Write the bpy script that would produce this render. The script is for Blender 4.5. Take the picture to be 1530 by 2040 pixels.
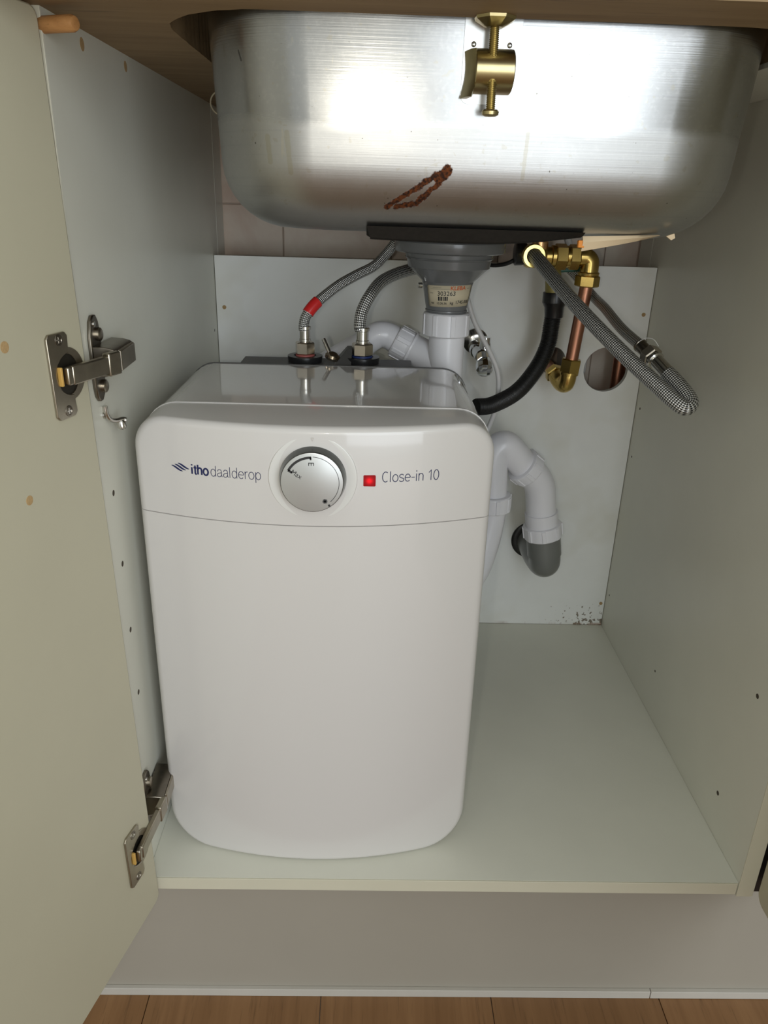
import bpy, math, random
from mathutils import Vector, Matrix
from mathutils.geometry import tessellate_polygon

# ------------------------------------------------------------------ reset
for o in list(bpy.data.objects):
    bpy.data.objects.remove(o, do_unlink=True)
scene = bpy.context.scene
COL = scene.collection
R_ = math.radians
S = 0.001                       # all modelling below is in millimetres
random.seed(7)

# ------------------------------------------------------------------ camera
cam_d = bpy.data.cameras.new('camera')
cam = bpy.data.objects.new('camera', cam_d)
COL.objects.link(cam)
cam.location = (0.200874, -0.534027, 0.602217)
cam.rotation_euler = (1.17779941, -0.02834211, -0.01296547)
cam_d.sensor_fit = 'VERTICAL'
cam_d.sensor_height = 36.0
cam_d.lens = 1510.709 / 2040.0 * 36.0
cam_d.clip_start = 0.01
scene.camera = cam

# ------------------------------------------------------------------ world, lights, exposure
w = bpy.data.worlds.new('world')
scene.world = w
w.use_nodes = True
wb = w.node_tree.nodes['Background']
wb.inputs['Color'].default_value = (0.90, 0.93, 0.88, 1)
wb.inputs['Strength'].default_value = 0.66

def area_light(name, loc, target, sx, sy, power, color):
    d = bpy.data.lights.new(name, 'AREA')
    d.shape = 'RECTANGLE'
    d.size = sx
    d.size_y = sy
    d.energy = power
    d.color = color
    o = bpy.data.objects.new(name, d)
    COL.objects.link(o)
    o.location = loc
    o.rotation_euler = (Vector(target) - Vector(loc)).to_track_quat('-Z', 'Y').to_euler()
    return o

# daylight from the glazed kitchen door behind the photographer
area_light('daylight_window', (1.10, -2.3, 0.80), (0.3, 0.2, 0.35), 1.4, 1.8, 31.0, (0.86, 0.93, 1.0))
# the phone's own lamp beside its lens
pd = bpy.data.lights.new('phone_lamp', 'SPOT')
pd.energy = 1.3
pd.color = (1.0, 0.95, 0.83)
pd.spot_size = R_(118)
pd.spot_blend = 1.0
pd.shadow_soft_size = 0.005
po = bpy.data.objects.new('phone_lamp', pd)
COL.objects.link(po)
po.location = (0.172, -0.532, 0.592)
po.rotation_euler = cam.rotation_euler

vs = scene.view_settings
vs.view_transform = 'Standard'
vs.look = 'None'
vs.gamma = 1.0
vs.exposure = 0.22
vs.use_curve_mapping = False

# ------------------------------------------------------------------ materials
def nt_new(name):
    m = bpy.data.materials.new(name)
    m.use_nodes = True
    nt = m.node_tree
    return m, nt, nt.nodes['Principled BSDF']

def math_node(nt, op, a, b=None, c=None, clamp=False):
    n = nt.nodes.new('ShaderNodeMath')
    n.operation = op
    n.use_clamp = clamp
    for i, v in enumerate((a, b, c)):
        if v is None:
            continue
        if isinstance(v, (int, float)):
            n.inputs[i].default_value = v
        else:
            nt.links.new(v, n.inputs[i])
    return n.outputs[0]

def mix_col(nt, fac, a, b):
    n = nt.nodes.new('ShaderNodeMix')
    n.data_type = 'RGBA'
    for sock, v in ((n.inputs[0], fac), (n.inputs[6], a), (n.inputs[7], b)):
        if isinstance(v, (int, float)):
            sock.default_value = v
        elif isinstance(v, (tuple, list)):
            sock.default_value = (v[0], v[1], v[2], 1)
        else:
            nt.links.new(v, sock)
    return n.outputs[2]

def noise(nt, vec, scale, detail=3, rough=0.55, dist=0.0):
    n = nt.nodes.new('ShaderNodeTexNoise')
    n.inputs['Scale'].default_value = scale
    n.inputs['Detail'].default_value = detail
    n.inputs['Roughness'].default_value = rough
    n.inputs['Distortion'].default_value = dist
    if vec is not None:
        nt.links.new(vec, n.inputs['Vector'])
    return n.outputs['Fac']

def position(nt):
    return nt.nodes.new('ShaderNodeNewGeometry').outputs['Position']

def scaled(nt, vec, s):
    n = nt.nodes.new('ShaderNodeMapping')
    n.inputs['Scale'].default_value = s
    nt.links.new(vec, n.inputs['Vector'])
    return n.outputs['Vector']

def ramp(nt, fac, lo, hi):
    n = nt.nodes.new('ShaderNodeMapRange')
    n.inputs['From Min'].default_value = lo
    n.inputs['From Max'].default_value = hi
    nt.links.new(fac, n.inputs['Value'])
    return n.outputs['Result']

def bump(nt, bsdf, height, strength, dist=0.001):
    n = nt.nodes.new('ShaderNodeBump')
    n.inputs['Strength'].default_value = strength
    n.inputs['Distance'].default_value = dist
    nt.links.new(height, n.inputs['Height'])
    nt.links.new(n.outputs['Normal'], bsdf.inputs['Normal'])

def mat(name, col, rough=0.4, metal=0.0, var=0.05, nscale=40.0, bmp=0.0, bscale=400.0, coat=0.0, stretch=(1, 1, 1), spec=0.5):
    m, nt, b = nt_new(name)
    p = scaled(nt, position(nt), stretch)
    f = noise(nt, p, nscale, 4)
    dark = tuple(max(0, c * (1 - var)) for c in col)
    lite = tuple(min(1, c * (1 + var)) for c in col)
    nt.links.new(mix_col(nt, f, dark, lite), b.inputs['Base Color'])
    b.inputs['Roughness'].default_value = rough
    b.inputs['Metallic'].default_value = metal
    b.inputs['Coat Weight'].default_value = coat
    b.inputs['Coat Roughness'].default_value = 0.05
    b.inputs['Specular IOR Level'].default_value = spec
    if bmp > 0:
        bump(nt, b, noise(nt, p, bscale, 3), bmp, 0.0005)
    return m

def seg_dist(nt, sx, sz, a, b):
    """distance (m) in the x-z plane from the shading point to the segment a-b"""
    ax, az = a[0] * S, a[1] * S
    dx, dz = (b[0] - a[0]) * S, (b[1] - a[1]) * S
    L2 = dx * dx + dz * dz
    px = math_node(nt, 'SUBTRACT', sx, ax)
    pz = math_node(nt, 'SUBTRACT', sz, az)
    t = math_node(nt, 'ADD', math_node(nt, 'MULTIPLY', px, dx / L2), math_node(nt, 'MULTIPLY', pz, dz / L2), clamp=True)
    ex = math_node(nt, 'SUBTRACT', px, math_node(nt, 'MULTIPLY', t, dx))
    ez = math_node(nt, 'SUBTRACT', pz, math_node(nt, 'MULTIPLY', t, dz))
    return math_node(nt, 'SQRT', math_node(nt, 'ADD', math_node(nt, 'MULTIPLY', ex, ex), math_node(nt, 'MULTIPLY', ez, ez)))

def make_steel():
    m, nt, b = nt_new('brushed_stainless_steel')
    p = position(nt)
    streak = noise(nt, scaled(nt, p, (6, 6, 900)), 1.0, 3)
    cloud = noise(nt, p, 28, 5, 0.6)
    spots = noise(nt, p, 160, 3, 0.5)
    sep = nt.nodes.new('ShaderNodeSeparateXYZ')
    nt.links.new(p, sep.inputs[0])
    # the lower half is dull and mottled with lime, the upper half still brushed
    wav = math_node(nt, 'MULTIPLY', math_node(nt, 'SUBTRACT', noise(nt, p, 7, 2), 0.5), 0.03)
    low = ramp(nt, math_node(nt, 'ADD', sep.outputs[2], wav), 0.646, 0.640)
    base = mix_col(nt, cloud, (0.31, 0.31, 0.305), (0.39, 0.39, 0.385))
    base = mix_col(nt, math_node(nt, 'MULTIPLY', low, 0.55), base, (0.46, 0.455, 0.44))
    fine = noise(nt, p, 330, 4, 0.7)
    base = mix_col(nt, math_node(nt, 'MULTIPLY', ramp(nt, fine, 0.52, 0.66), 0.22), base, (0.50, 0.49, 0.47))
    base = mix_col(nt, math_node(nt, 'MULTIPLY', ramp(nt, streak, 0.56, 0.70), 0.30), base, (0.33, 0.33, 0.34))
    base = mix_col(nt, math_node(nt, 'MULTIPLY', ramp(nt, spots, 0.66, 0.69), 0.5), base, (0.36, 0.34, 0.29))
    dots = noise(nt, p, 420, 1, 0.4)
    base = mix_col(nt, math_node(nt, 'MULTIPLY', ramp(nt, dots, 0.80, 0.82), 0.8), base, (0.08, 0.07, 0.05))
    # vertical mineral runs
    runs = noise(nt, scaled(nt, p, (130, 130, 22)), 1.0, 4)
    base = mix_col(nt, math_node(nt, 'MULTIPLY', ramp(nt, runs, 0.70, 0.73), 0.4), base, (0.50, 0.46, 0.36))
    # rust streak left by a leak: two thin joined trails
    wob = math_node(nt, 'MULTIPLY', math_node(nt, 'SUBTRACT', noise(nt, p, 260, 4, 0.7), 0.5), 0.0045)
    d1 = seg_dist(nt, sep.outputs[0], sep.outputs[2], (210, 596.5), (247, 620))
    d2 = seg_dist(nt, sep.outputs[0], sep.outputs[2], (216, 597), (230, 599.5))
    d3 = seg_dist(nt, sep.outputs[0], sep.outputs[2], (230, 599.5), (250, 618))
    d4 = seg_dist(nt, sep.outputs[0], sep.outputs[2], (243, 615), (249, 620))
    d4 = math_node(nt, 'SUBTRACT', d4, 0.0012)
    d = math_node(nt, 'MINIMUM', math_node(nt, 'MINIMUM', d1, d2), math_node(nt, 'MINIMUM', d3, d4))
    d = math_node(nt, 'ADD', d, wob)
    n = nt.nodes.new('ShaderNodeMapRange')
    n.inputs['From Min'].default_value = 0.0024
    n.inputs['From Max'].default_value = 0.0015
    nt.links.new(d, n.inputs['Value'])
    rust = n.outputs['Result']
    rcol = mix_col(nt, ramp(nt, noise(nt, p, 500, 3), 0.4, 0.6), (0.20, 0.055, 0.010), (0.04, 0.012, 0.004))
    base = mix_col(nt, math_node(nt, 'MULTIPLY', rust, 0.95), base, rcol)
    # dried drip marks and a dark nick
    for (a, c, wd, col) in (((131.5, 636.5), (133, 622), 0.0016, (0.36, 0.34, 0.27)), ((144.5, 639), (146.5, 616), 0.0017, (0.36, 0.34, 0.27)),
                            ((299, 643), (298.5, 616), 0.0012, (0.34, 0.32, 0.26)), ((114.2, 685), (115.8, 679.5), 0.0005, (0.02, 0.02, 0.02))):
        dd = math_node(nt, 'ADD', seg_dist(nt, sep.outputs[0], sep.outputs[2], a, c), math_node(nt, 'MULTIPLY', wob, wd * 260))
        n2 = nt.nodes.new('ShaderNodeMapRange')
        n2.inputs['From Min'].default_value = wd * 1.15
        n2.inputs['From Max'].default_value = wd * 0.85
        nt.links.new(dd, n2.inputs['Value'])
        base = mix_col(nt, math_node(nt, 'MULTIPLY', n2.outputs['Result'], 0.6), base, col)
    nt.links.new(base, b.inputs['Base Color'])
    b.inputs['Metallic'].default_value = 1.0
    r = math_node(nt, 'ADD', math_node(nt, 'ADD', 0.17, math_node(nt, 'MULTIPLY', low, 0.16)), math_node(nt, 'MULTIPLY', cloud, 0.10))
    nt.links.new(math_node(nt, 'ADD', r, math_node(nt, 'MULTIPLY', rust, 0.4)), b.inputs['Roughness'])
    bump(nt, b, streak, 0.10, 0.0004)
    return m

def make_back_panel_mat():
    m, nt, b = nt_new('white_hardboard_with_mould')
    p = position(nt)
    f = noise(nt, p, 30, 5)
    base = mix_col(nt, f, (0.85, 0.86, 0.835), (0.91, 0.92, 0.90))
    # yellowed damp patches
    base = mix_col(nt, math_node(nt, 'MULTIPLY', ramp(nt, noise(nt, p, 9, 3), 0.50, 0.75), 0.4), base, (0.62, 0.58, 0.42))
    sep = nt.nodes.new('ShaderNodeSeparateXYZ')
    nt.links.new(p, sep.inputs[0])
    # mould and flaking along the bottom right corner
    reg = math_node(nt, 'MULTIPLY', ramp(nt, sep.outputs[0], 0.44, 0.54), ramp(nt, sep.outputs[2], 0.055, 0.0))
    sp = noise(nt, p, 190, 2, 0.5)
    spots = ramp(nt, math_node(nt, 'ADD', sp, math_node(nt, 'MULTIPLY', reg, 0.26)), 0.76, 0.79)
    base = mix_col(nt, math_node(nt, 'MULTIPLY', spots, math_node(nt, 'MULTIPLY', ramp(nt, reg, 0.02, 0.2), 0.9)), base, (0.16, 0.12, 0.07))
    edge = math_node(nt, 'MULTIPLY', ramp(nt, sep.outputs[2], 0.005, 0.002),
                     ramp(nt, noise(nt, scaled(nt, p, (30, 1, 1)), 1.0, 3), 0.45, 0.55))
    edge = math_node(nt, 'MULTIPLY', edge, ramp(nt, sep.outputs[0], 0.40, 0.43))
    base = mix_col(nt, math_node(nt, 'MULTIPLY', edge, 0.75), base, (0.36, 0.23, 0.15))
    nt.links.new(base, b.inputs['Base Color'])
    b.inputs['Roughness'].default_value = 0.5
    return m

def make_wood(name, c0, c1, scale=1.0, axis='y', rough=0.45, rand=0.0):
    m, nt, b = nt_new(name)
    p = position(nt)
    if rand:
        oi = nt.nodes.new('ShaderNodeObjectInfo')
        v = nt.nodes.new('ShaderNodeVectorMath')
        v.operation = 'ADD'
        cx = nt.nodes.new('ShaderNodeCombineXYZ')
        nt.links.new(math_node(nt, 'MULTIPLY', oi.outputs['Random'], 7.0), cx.inputs[1])
        nt.links.new(p, v.inputs[0])
        nt.links.new(cx.outputs[0], v.inputs[1])
        p = v.outputs[0]
    s = {'y': (60, 3, 60), 'x': (3, 60, 60)}[axis]
    g = noise(nt, scaled(nt, p, tuple(k * scale for k in s)), 1.0, 5, 0.6, 0.6)
    pores = noise(nt, scaled(nt, p, tuple(k * scale * 6 for k in s)), 1.0, 2)
    col = mix_col(nt, ramp(nt, g, 0.3, 0.7), c0, c1)
    col = mix_col(nt, math_node(nt, 'MULTIPLY', ramp(nt, pores, 0.60, 0.72), 0.5), col, tuple(c * 0.45 for c in c0))
    if rand:
        col = mix_col(nt, math_node(nt, 'MULTIPLY', oi.outputs['Random'], rand), col, tuple(c * 0.55 for c in c0))
    nt.links.new(col, b.inputs['Base Color'])
    b.inputs['Roughness'].default_value = rough
    bump(nt, b, pores, 0.12, 0.0004)
    return m

def make_braid(name, ncirc=11, light=(0.78, 0.77, 0.74), dark=(0.05, 0.05, 0.048)):
    m, nt, b = nt_new(name)
    uv = nt.nodes.new('ShaderNodeUVMap')
    sep = nt.nodes.new('ShaderNodeSeparateXYZ')
    nt.links.new(uv.outputs[0], sep.inputs[0])
    u = math_node(nt, 'MULTIPLY', sep.outputs[0], 2 * math.pi * ncirc)
    v = math_node(nt, 'MULTIPLY', sep.outputs[1], 2 * math.pi * ncirc)
    s1 = math_node(nt, 'SINE', math_node(nt, 'ADD', u, v))
    s2 = math_node(nt, 'SINE', math_node(nt, 'SUBTRACT', u, v))
    pr = math_node(nt, 'MULTIPLY', s1, s2)
    f = ramp(nt, pr, -0.35, 0.25)
    nt.links.new(mix_col(nt, f, dark, light), b.inputs['Base Color'])
    b.inputs['Metallic'].default_value = 0.8
    b.inputs['Roughness'].default_value = 0.32
    bump(nt, b, pr, 0.6, 0.0006)
    return m

def make_tile_mat():
    m, nt, b = nt_new('mottled_beige_tile')
    p = position(nt)
    f = noise(nt, p, 14, 4, 0.6, 0.5)
    base = mix_col(nt, ramp(nt, f, 0.35, 0.65), (0.58, 0.44, 0.36), (0.68, 0.60, 0.51))
    nt.links.new(base, b.inputs['Base Color'])
    b.inputs['Roughness'].default_value = 0.35
    return m

def make_emit(name, col, strength):
    m, nt, b = nt_new(name)
    p = position(nt)
    sep = nt.nodes.new('ShaderNodeSeparateXYZ')
    nt.links.new(p, sep.inputs[0])
    dx = math_node(nt, 'SUBTRACT', sep.outputs[0], 0.2025)
    dz = math_node(nt, 'SUBTRACT', sep.outputs[2], 0.3975)
    d = math_node(nt, 'SQRT', math_node(nt, 'ADD', math_node(nt, 'MULTIPLY', dx, dx), math_node(nt, 'MULTIPLY', dz, dz)))
    n = nt.nodes.new('ShaderNodeMapRange')
    n.inputs['From Min'].default_value = 0.005
    n.inputs['From Max'].default_value = 0.0
    nt.links.new(d, n.inputs['Value'])
    b.inputs['Base Color'].default_value = (0.25, 0.005, 0.01, 1)
    b.inputs['Emission Color'].default_value = (*col, 1)
    e = math_node(nt, 'ADD', 0.06, math_node(nt, 'MULTIPLY', math_node(nt, 'POWER', n.outputs['Result'], 2.2), strength))
    nt.links.new(e, b.inputs['Emission Strength'])
    b.inputs['Roughness'].default_value = 0.15
    return m

M = {}
M['carcass'] = mat('cream_melamine', (0.72, 0.715, 0.625), 0.34, var=0.04, nscale=18, bmp=0.05, bscale=900)
M['edge'] = mat('cream_edge_band', (0.58, 0.55, 0.43), 0.4, var=0.04, nscale=20)
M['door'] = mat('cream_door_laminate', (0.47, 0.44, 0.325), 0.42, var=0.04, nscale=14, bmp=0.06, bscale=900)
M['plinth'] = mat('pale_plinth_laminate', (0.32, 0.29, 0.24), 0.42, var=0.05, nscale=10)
M['plinth_seal'] = mat('plinth_seal_plastic', (0.48, 0.45, 0.40), 0.35, var=0.04)
M['back'] = make_back_panel_mat()
M['worktop'] = make_wood('raw_worktop_underside', (0.25, 0.16, 0.075), (0.34, 0.23, 0.115), 0.8, 'x', 0.65)
M['oak'] = make_wood('oak_floor', (0.21, 0.10, 0.036), (0.31, 0.16, 0.066), 1.0, 'y', 0.42, rand=0.35)
M['chip'] = mat('raw_chipboard', (0.42, 0.28, 0.13), 0.9, var=0.3, nscale=700)
M['dowel'] = make_wood('beech_dowel', (0.40, 0.18, 0.055), (0.52, 0.26, 0.09), 3.0, 'x', 0.55)
M['hole'] = mat('dark_drill_hole', (0.06, 0.045, 0.03), 0.9, var=0.2)
M['tile'] = make_tile_mat()
M['grout'] = mat('grey_beige_grout', (0.53, 0.44, 0.37), 0.9, var=0.1)
M['steel'] = make_steel()
M['bracket'] = mat('welded_bracket_steel', (0.48, 0.48, 0.47), 0.26, 1.0, var=0.15, nscale=120)
M['zinc'] = mat('yellow_zinc_plating', (0.50, 0.42, 0.22), 0.30, 1.0, var=0.25, nscale=90)
M['foam'] = mat('black_bitumen_mat', (0.016, 0.0135, 0.011), 0.95, var=0.3, nscale=300, bmp=0.4, bscale=700, spec=0.2)
M['paper'] = mat('tan_backing_paper', (0.70, 0.55, 0.36), 0.7, var=0.08)
M['orange'] = mat('orange_backing_tab', (0.75, 0.26, 0.03), 0.6, var=0.05)
M['white_abs'] = mat('glossy_white_abs', (0.615, 0.592, 0.57), 0.28, var=0.012, nscale=8, coat=0.55)
M['white_shell'] = mat('glossy_white_shell', (0.60, 0.575, 0.55), 0.10, var=0.012, nscale=8, coat=1.0)
M['bezel'] = mat('satin_white_bezel', (0.68, 0.67, 0.64), 0.3, var=0.01, coat=0.3)
M['dark_abs'] = mat('dark_grey_abs', (0.07, 0.068, 0.065), 0.45, var=0.15, nscale=60)
M['black_abs'] = mat('black_plastic', (0.012, 0.012, 0.013), 0.3, var=0.2)
M['black_rubber'] = mat('black_rubber_hose', (0.012, 0.012, 0.012), 0.38, var=0.2)
M['knob_side'] = mat('dark_chrome_knob', (0.10, 0.105, 0.10), 0.16, 0.85, var=0.1)
M['knob_face'] = mat('silver_knob_face', (0.55, 0.56, 0.55), 0.34, 0.55, var=0.02)
M['ink_blue'] = mat('dark_blue_print', (0.012, 0.018, 0.085), 0.4, var=0.02)
M['ink_navy'] = mat('navy_grey_print', (0.03, 0.035, 0.09), 0.4, var=0.02)
M['ink_black'] = mat('black_print', (0.02, 0.02, 0.02), 0.5, var=0.02)
M['ink_red'] = mat('orange_red_print', (0.62, 0.12, 0.03), 0.6, var=0.05)
M['ink_grey'] = mat('faded_grey_print', (0.30, 0.28, 0.22), 0.6, var=0.05)
M['led'] = make_emit('red_lamp_lens', (1.0, 0.012, 0.02), 1.2)
M['pvc_grey'] = mat('dark_grey_pvc', (0.15, 0.155, 0.16), 0.26, var=0.06, nscale=30, coat=0.2)
M['pvc_mid'] = mat('mid_grey_pvc', (0.17, 0.175, 0.165), 0.3, var=0.06, nscale=30, coat=0.2)
M['pp_white'] = mat('pale_lilac_white_polypropylene', (0.80, 0.795, 0.83), 0.32, var=0.02, nscale=20, coat=0.15)
M['label'] = mat('yellowed_paper_label', (0.66, 0.58, 0.42), 0.55, var=0.12, nscale=60)
M['braid'] = make_braid('stainless_braid', 9)
M['braid_big'] = make_braid('stainless_braid_coarse', 11, (0.80, 0.80, 0.79))
M['ferrule'] = mat('polished_ferrule', (0.62, 0.60, 0.56), 0.2, 1.0, var=0.05)
M['nickel'] = mat('nickel_plated_nut', (0.56, 0.50, 0.42), 0.25, 1.0, var=0.1)
M['red_band'] = mat('red_plastic_band', (0.62, 0.02, 0.02), 0.3, var=0.03)
M['red_washer'] = mat('dull_red_washer', (0.38, 0.10, 0.09), 0.5, var=0.1)
M['blue_washer'] = mat('dark_blue_washer', (0.02, 0.04, 0.16), 0.4, var=0.1)
M['brass'] = mat('yellow_brass', (0.58, 0.41, 0.13), 0.24, 1.0, var=0.15, nscale=70)
M['brass_bright'] = mat('bright_brass', (0.82, 0.66, 0.22), 0.22, 1.0, var=0.1, nscale=70)
M['copper'] = mat('aged_copper', (0.50, 0.235, 0.15), 0.36, 1.0, var=0.25, nscale=60)
M['copper_cap'] = mat('bright_copper', (0.85, 0.5, 0.25), 0.3, 1.0, var=0.1)
M['chrome'] = mat('chrome', (0.75, 0.76, 0.78), 0.07, 1.0, var=0.03)
M['green'] = mat('green_valve_lever', (0.01, 0.10, 0.07), 0.4, var=0.1)
M['olive'] = mat('olive_brass_tail', (0.30, 0.25, 0.08), 0.4, 0.3, var=0.1)
M['cable'] = mat('white_cable', (0.68, 0.67, 0.66), 0.4, var=0.03)
M['hinge'] = mat('tarnished_nickel_hinge', (0.40, 0.36, 0.29), 0.30, 1.0, var=0.2, nscale=120)
M['hinge_dark'] = mat('dark_nickel_hinge', (0.22, 0.195, 0.16), 0.28, 1.0, var=0.25, nscale=120)
M['hinge_cup'] = mat('dark_hinge_cup', (0.05, 0.045, 0.035), 0.4, 0.8, var=0.2)
M['ochre'] = mat('ochre_damper', (0.55, 0.33, 0.08), 0.5, var=0.1)
M['wire'] = mat('pale_wire', (0.62, 0.55, 0.40), 0.4, var=0.05)

# ------------------------------------------------------------------ mesh helpers
ORIGIN = {}

class MB:
    """collects geometry (mm, world axes) for ONE mesh object"""
    def __init__(self):
        self.v = []
        self.f = []
        self.uv = {}          # face index -> list of uv

    def add(self, vs, fs, uvs=None):
        o = len(self.v)
        self.v += [tuple(p) for p in vs]
        for i, f in enumerate(fs):
            if uvs is not None:
                self.uv[len(self.f)] = uvs[i]
            self.f.append(tuple(o + k for k in f))
        return self

    def box(self, x0, x1, y0, y1, z0, z1):
        vs = [(x0, y0, z0), (x1, y0, z0), (x1, y1, z0), (x0, y1, z0), (x0, y0, z1), (x1, y0, z1), (x1, y1, z1), (x0, y1, z1)]
        return self.add(vs, [(3, 2, 1, 0), (4, 5, 6, 7), (0, 1, 5, 4), (1, 2, 6, 5), (2, 3, 7, 6), (3, 0, 4, 7)])

    def obox(self, o, a, b, c):
        """box from corner o along the vectors a, b, c"""
        o, a, b, c = Vector(o), Vector(a), Vector(b), Vector(c)
        vs = [o, o + a, o + a + b, o + b, o + c, o + a + c, o + a + b + c, o + b + c]
        fs = [(3, 2, 1, 0), (4, 5, 6, 7), (0, 1, 5, 4), (1, 2, 6, 5), (2, 3, 7, 6), (3, 0, 4, 7)]
        if a.cross(b).dot(c) < 0:
            fs = [tuple(reversed(f)) for f in fs]
        return self.add(vs, fs)

    def lathe(self, p, axis, prof, n=32, phase=0.0, cap=True):
        """prof: list of (distance along axis, radius)"""
        p, ax = Vector(p), Vector(axis).normalized()
        ref = Vector((0, 0, 1)) if abs(ax.z) < 0.9 else Vector((1, 0, 0))
        e1 = ax.cross(ref).normalized()
        e2 = ax.cross(e1).normalized()
        vs, fs = [], []
        for (t, r) in prof:
            for k in range(n):
                a = 2 * math.pi * k / n + phase
                vs.append(p + ax * t + (e1 * math.cos(a) + e2 * math.sin(a)) * r)
        for i in range(len(prof) - 1):
            for k in range(n):
                k2 = (k + 1) % n
                fs.append((i * n + k, i * n + k2, (i + 1) * n + k2, (i + 1) * n + k))
        if cap:
            fs.append(tuple(reversed(range(n))))
            fs.append(tuple((len(prof) - 1) * n + k for k in range(n)))
        return self.add(vs, fs)

    def cyl(self, p0, p1, r0, r1=None, n=32):
        p0, p1 = Vector(p0), Vector(p1)
        return self.lathe(p0, p1 - p0, [(0, r0), ((p1 - p0).length, r1 if r1 is not None else r0)], n)

    def hexnut(self, p0, p1, r, n=6, phase=0.26):
        p0, p1 = Vector(p0), Vector(p1)
        L = (p1 - p0).length
        c = min(1.2, L * 0.15)
        return self.lathe(p0, p1 - p0, [(0, r * 0.90), (c, r), (L - c, r), (L, r * 0.90)], n, phase)

    def tube(self, pts, r, n=16, cap=True, ridges=None):
        """swept tube along points; r is a number or function of t in 0..1"""
        pts = [Vector(q) for q in pts]
        L = [0.0]
        for i in range(1, len(pts)):
            L.append(L[-1] + (pts[i] - pts[i - 1]).length)
        tans = []
        for i in range(len(pts)):
            a = pts[max(0, i - 1)]
            b = pts[min(len(pts) - 1, i + 1)]
            tans.append((b - a).normalized())
        ref = Vector((0, 0, 1)) if abs(tans[0].z) < 0.9 else Vector((1, 0, 0))
        nrm = tans[0].cross(ref).normalized()
        vs, fs, uvs = [], [], []
        for i, p in enumerate(pts):
            if i > 0:
                nrm = (nrm - tans[i] * nrm.dot(tans[i])).normalized()
            bi = tans[i].cross(nrm).normalized()
            rr = r(L[i] / L[-1]) if callable(r) else r
            for k in range(n):
                a = 2 * math.pi * k / n
                vs.append(p + (nrm * math.cos(a) + bi * math.sin(a)) * rr)
        r_ref = r(0.5) if callable(r) else r
        per = 2 * math.pi * r_ref
        for i in range(len(pts) - 1):
            for k in range(n):
                k2 = (k + 1) % n
                fs.append((i * n + k, i * n + k2, (i + 1) * n + k2, (i + 1) * n + k))
                u0, u1 = k / n, (k + 1) / n
                v0, v1 = L[i] / per, L[i + 1] / per
                uvs.append([(u0, v0), (u1, v0), (u1, v1), (u0, v1)])
        if cap:
            fs.append(tuple(reversed(range(n))))
            uvs.append([(0, 0)] * n)
            fs.append(tuple((len(pts) - 1) * n + k for k in range(n)))
            uvs.append([(0, 0)] * n)
        return self.add(vs, fs, uvs)

    def plate(self, loops, o, ex, ey, thick):
        """flat plate with holes: loops of 2-D points, first is the outline; o + ex*u + ey*v, thickness along ex x ey"""
        o, ex, ey = Vector(o), Vector(ex), Vector(ey)
        nz = ex.cross(ey).normalized() * thick
        tri = tessellate_polygon([[Vector((q[0], q[1], 0)) for q in lp] for lp in loops])
        flat = [q for lp in loops for q in lp]
        n = len(flat)
        bot = [o + ex * q[0] + ey * q[1] for q in flat]
        vs = bot + [q + nz for q in bot]
        fs = []
        for t in tri:
            a, b_, c = (Vector((flat[k][0], flat[k][1], 0)) for k in t)
            if (b_ - a).cross(c - a).z < 0:
                t = (t[0], t[2], t[1])
            fs.append(tuple(k + n for k in t))
            fs.append((t[2], t[1], t[0]))
        s = 0
        for li, lp in enumerate(loops):
            m = len(lp)
            area = sum(lp[k][0] * lp[(k + 1) % m][1] - lp[(k + 1) % m][0] * lp[k][1] for k in range(m))
            ccw = (area > 0) == (li == 0)
            for k in range(m):
                a, b_ = s + k, s + (k + 1) % m
                fs.append((a, b_, b_ + n, a + n) if ccw else (b_, a, a + n, b_ + n))
            s += m
        return self.add(vs, fs)

def rrect(x0, x1, y0, y1, r, seg=8):
    rs = r if isinstance(r, (tuple, list)) else (r, r, r, r)      # bl, br, tr, tl
    out = []
    for (cx, cy, a0, rr) in ((x0 + rs[0], y0 + rs[0], 180, rs[0]), (x1 - rs[1], y0 + rs[1], 270, rs[1]),
                             (x1 - rs[2], y1 - rs[2], 0, rs[2]), (x0 + rs[3], y1 - rs[3], 90, rs[3])):
        for k in range(seg + 1):
            a = R_(a0 + 90.0 * k / seg)
            out.append((cx + rr * math.cos(a), cy + rr * math.sin(a)))
    return out

def circle2(cx, cy, r, n=40):
    return [(cx + r * math.cos(2 * math.pi * k / n), cy + r * math.sin(2 * math.pi * k / n)) for k in range(n)]

def smooth(pts, sub=8):
    """Catmull-Rom through the points"""
    P = [Vector(q) for q in pts]
    P = [P[0] * 2 - P[1]] + P + [P[-1] * 2 - P[-2]]
    out = []
    for i in range(1, len(P) - 2):
        for k in range(sub):
            t = k / sub
            a, b, c, d = P[i - 1], P[i], P[i + 1], P[i + 2]
            out.append(0.5 * ((2 * b) + (c - a) * t + (2 * a - 5 * b + 4 * c - d) * t * t + (3 * b - a - 3 * c + d) * t ** 3))
    out.append(P[-2])
    return out

def thing(name, label, cat, base, group=None):
    o = bpy.data.objects.new(name, None)
    o.empty_display_size = 0.02
    COL.objects.link(o)
    o.location = Vector(base) * S
    o['label'] = label
    o['category'] = cat
    if group:
        o['group'] = group
    ORIGIN[o] = Vector(base)
    return o

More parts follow.
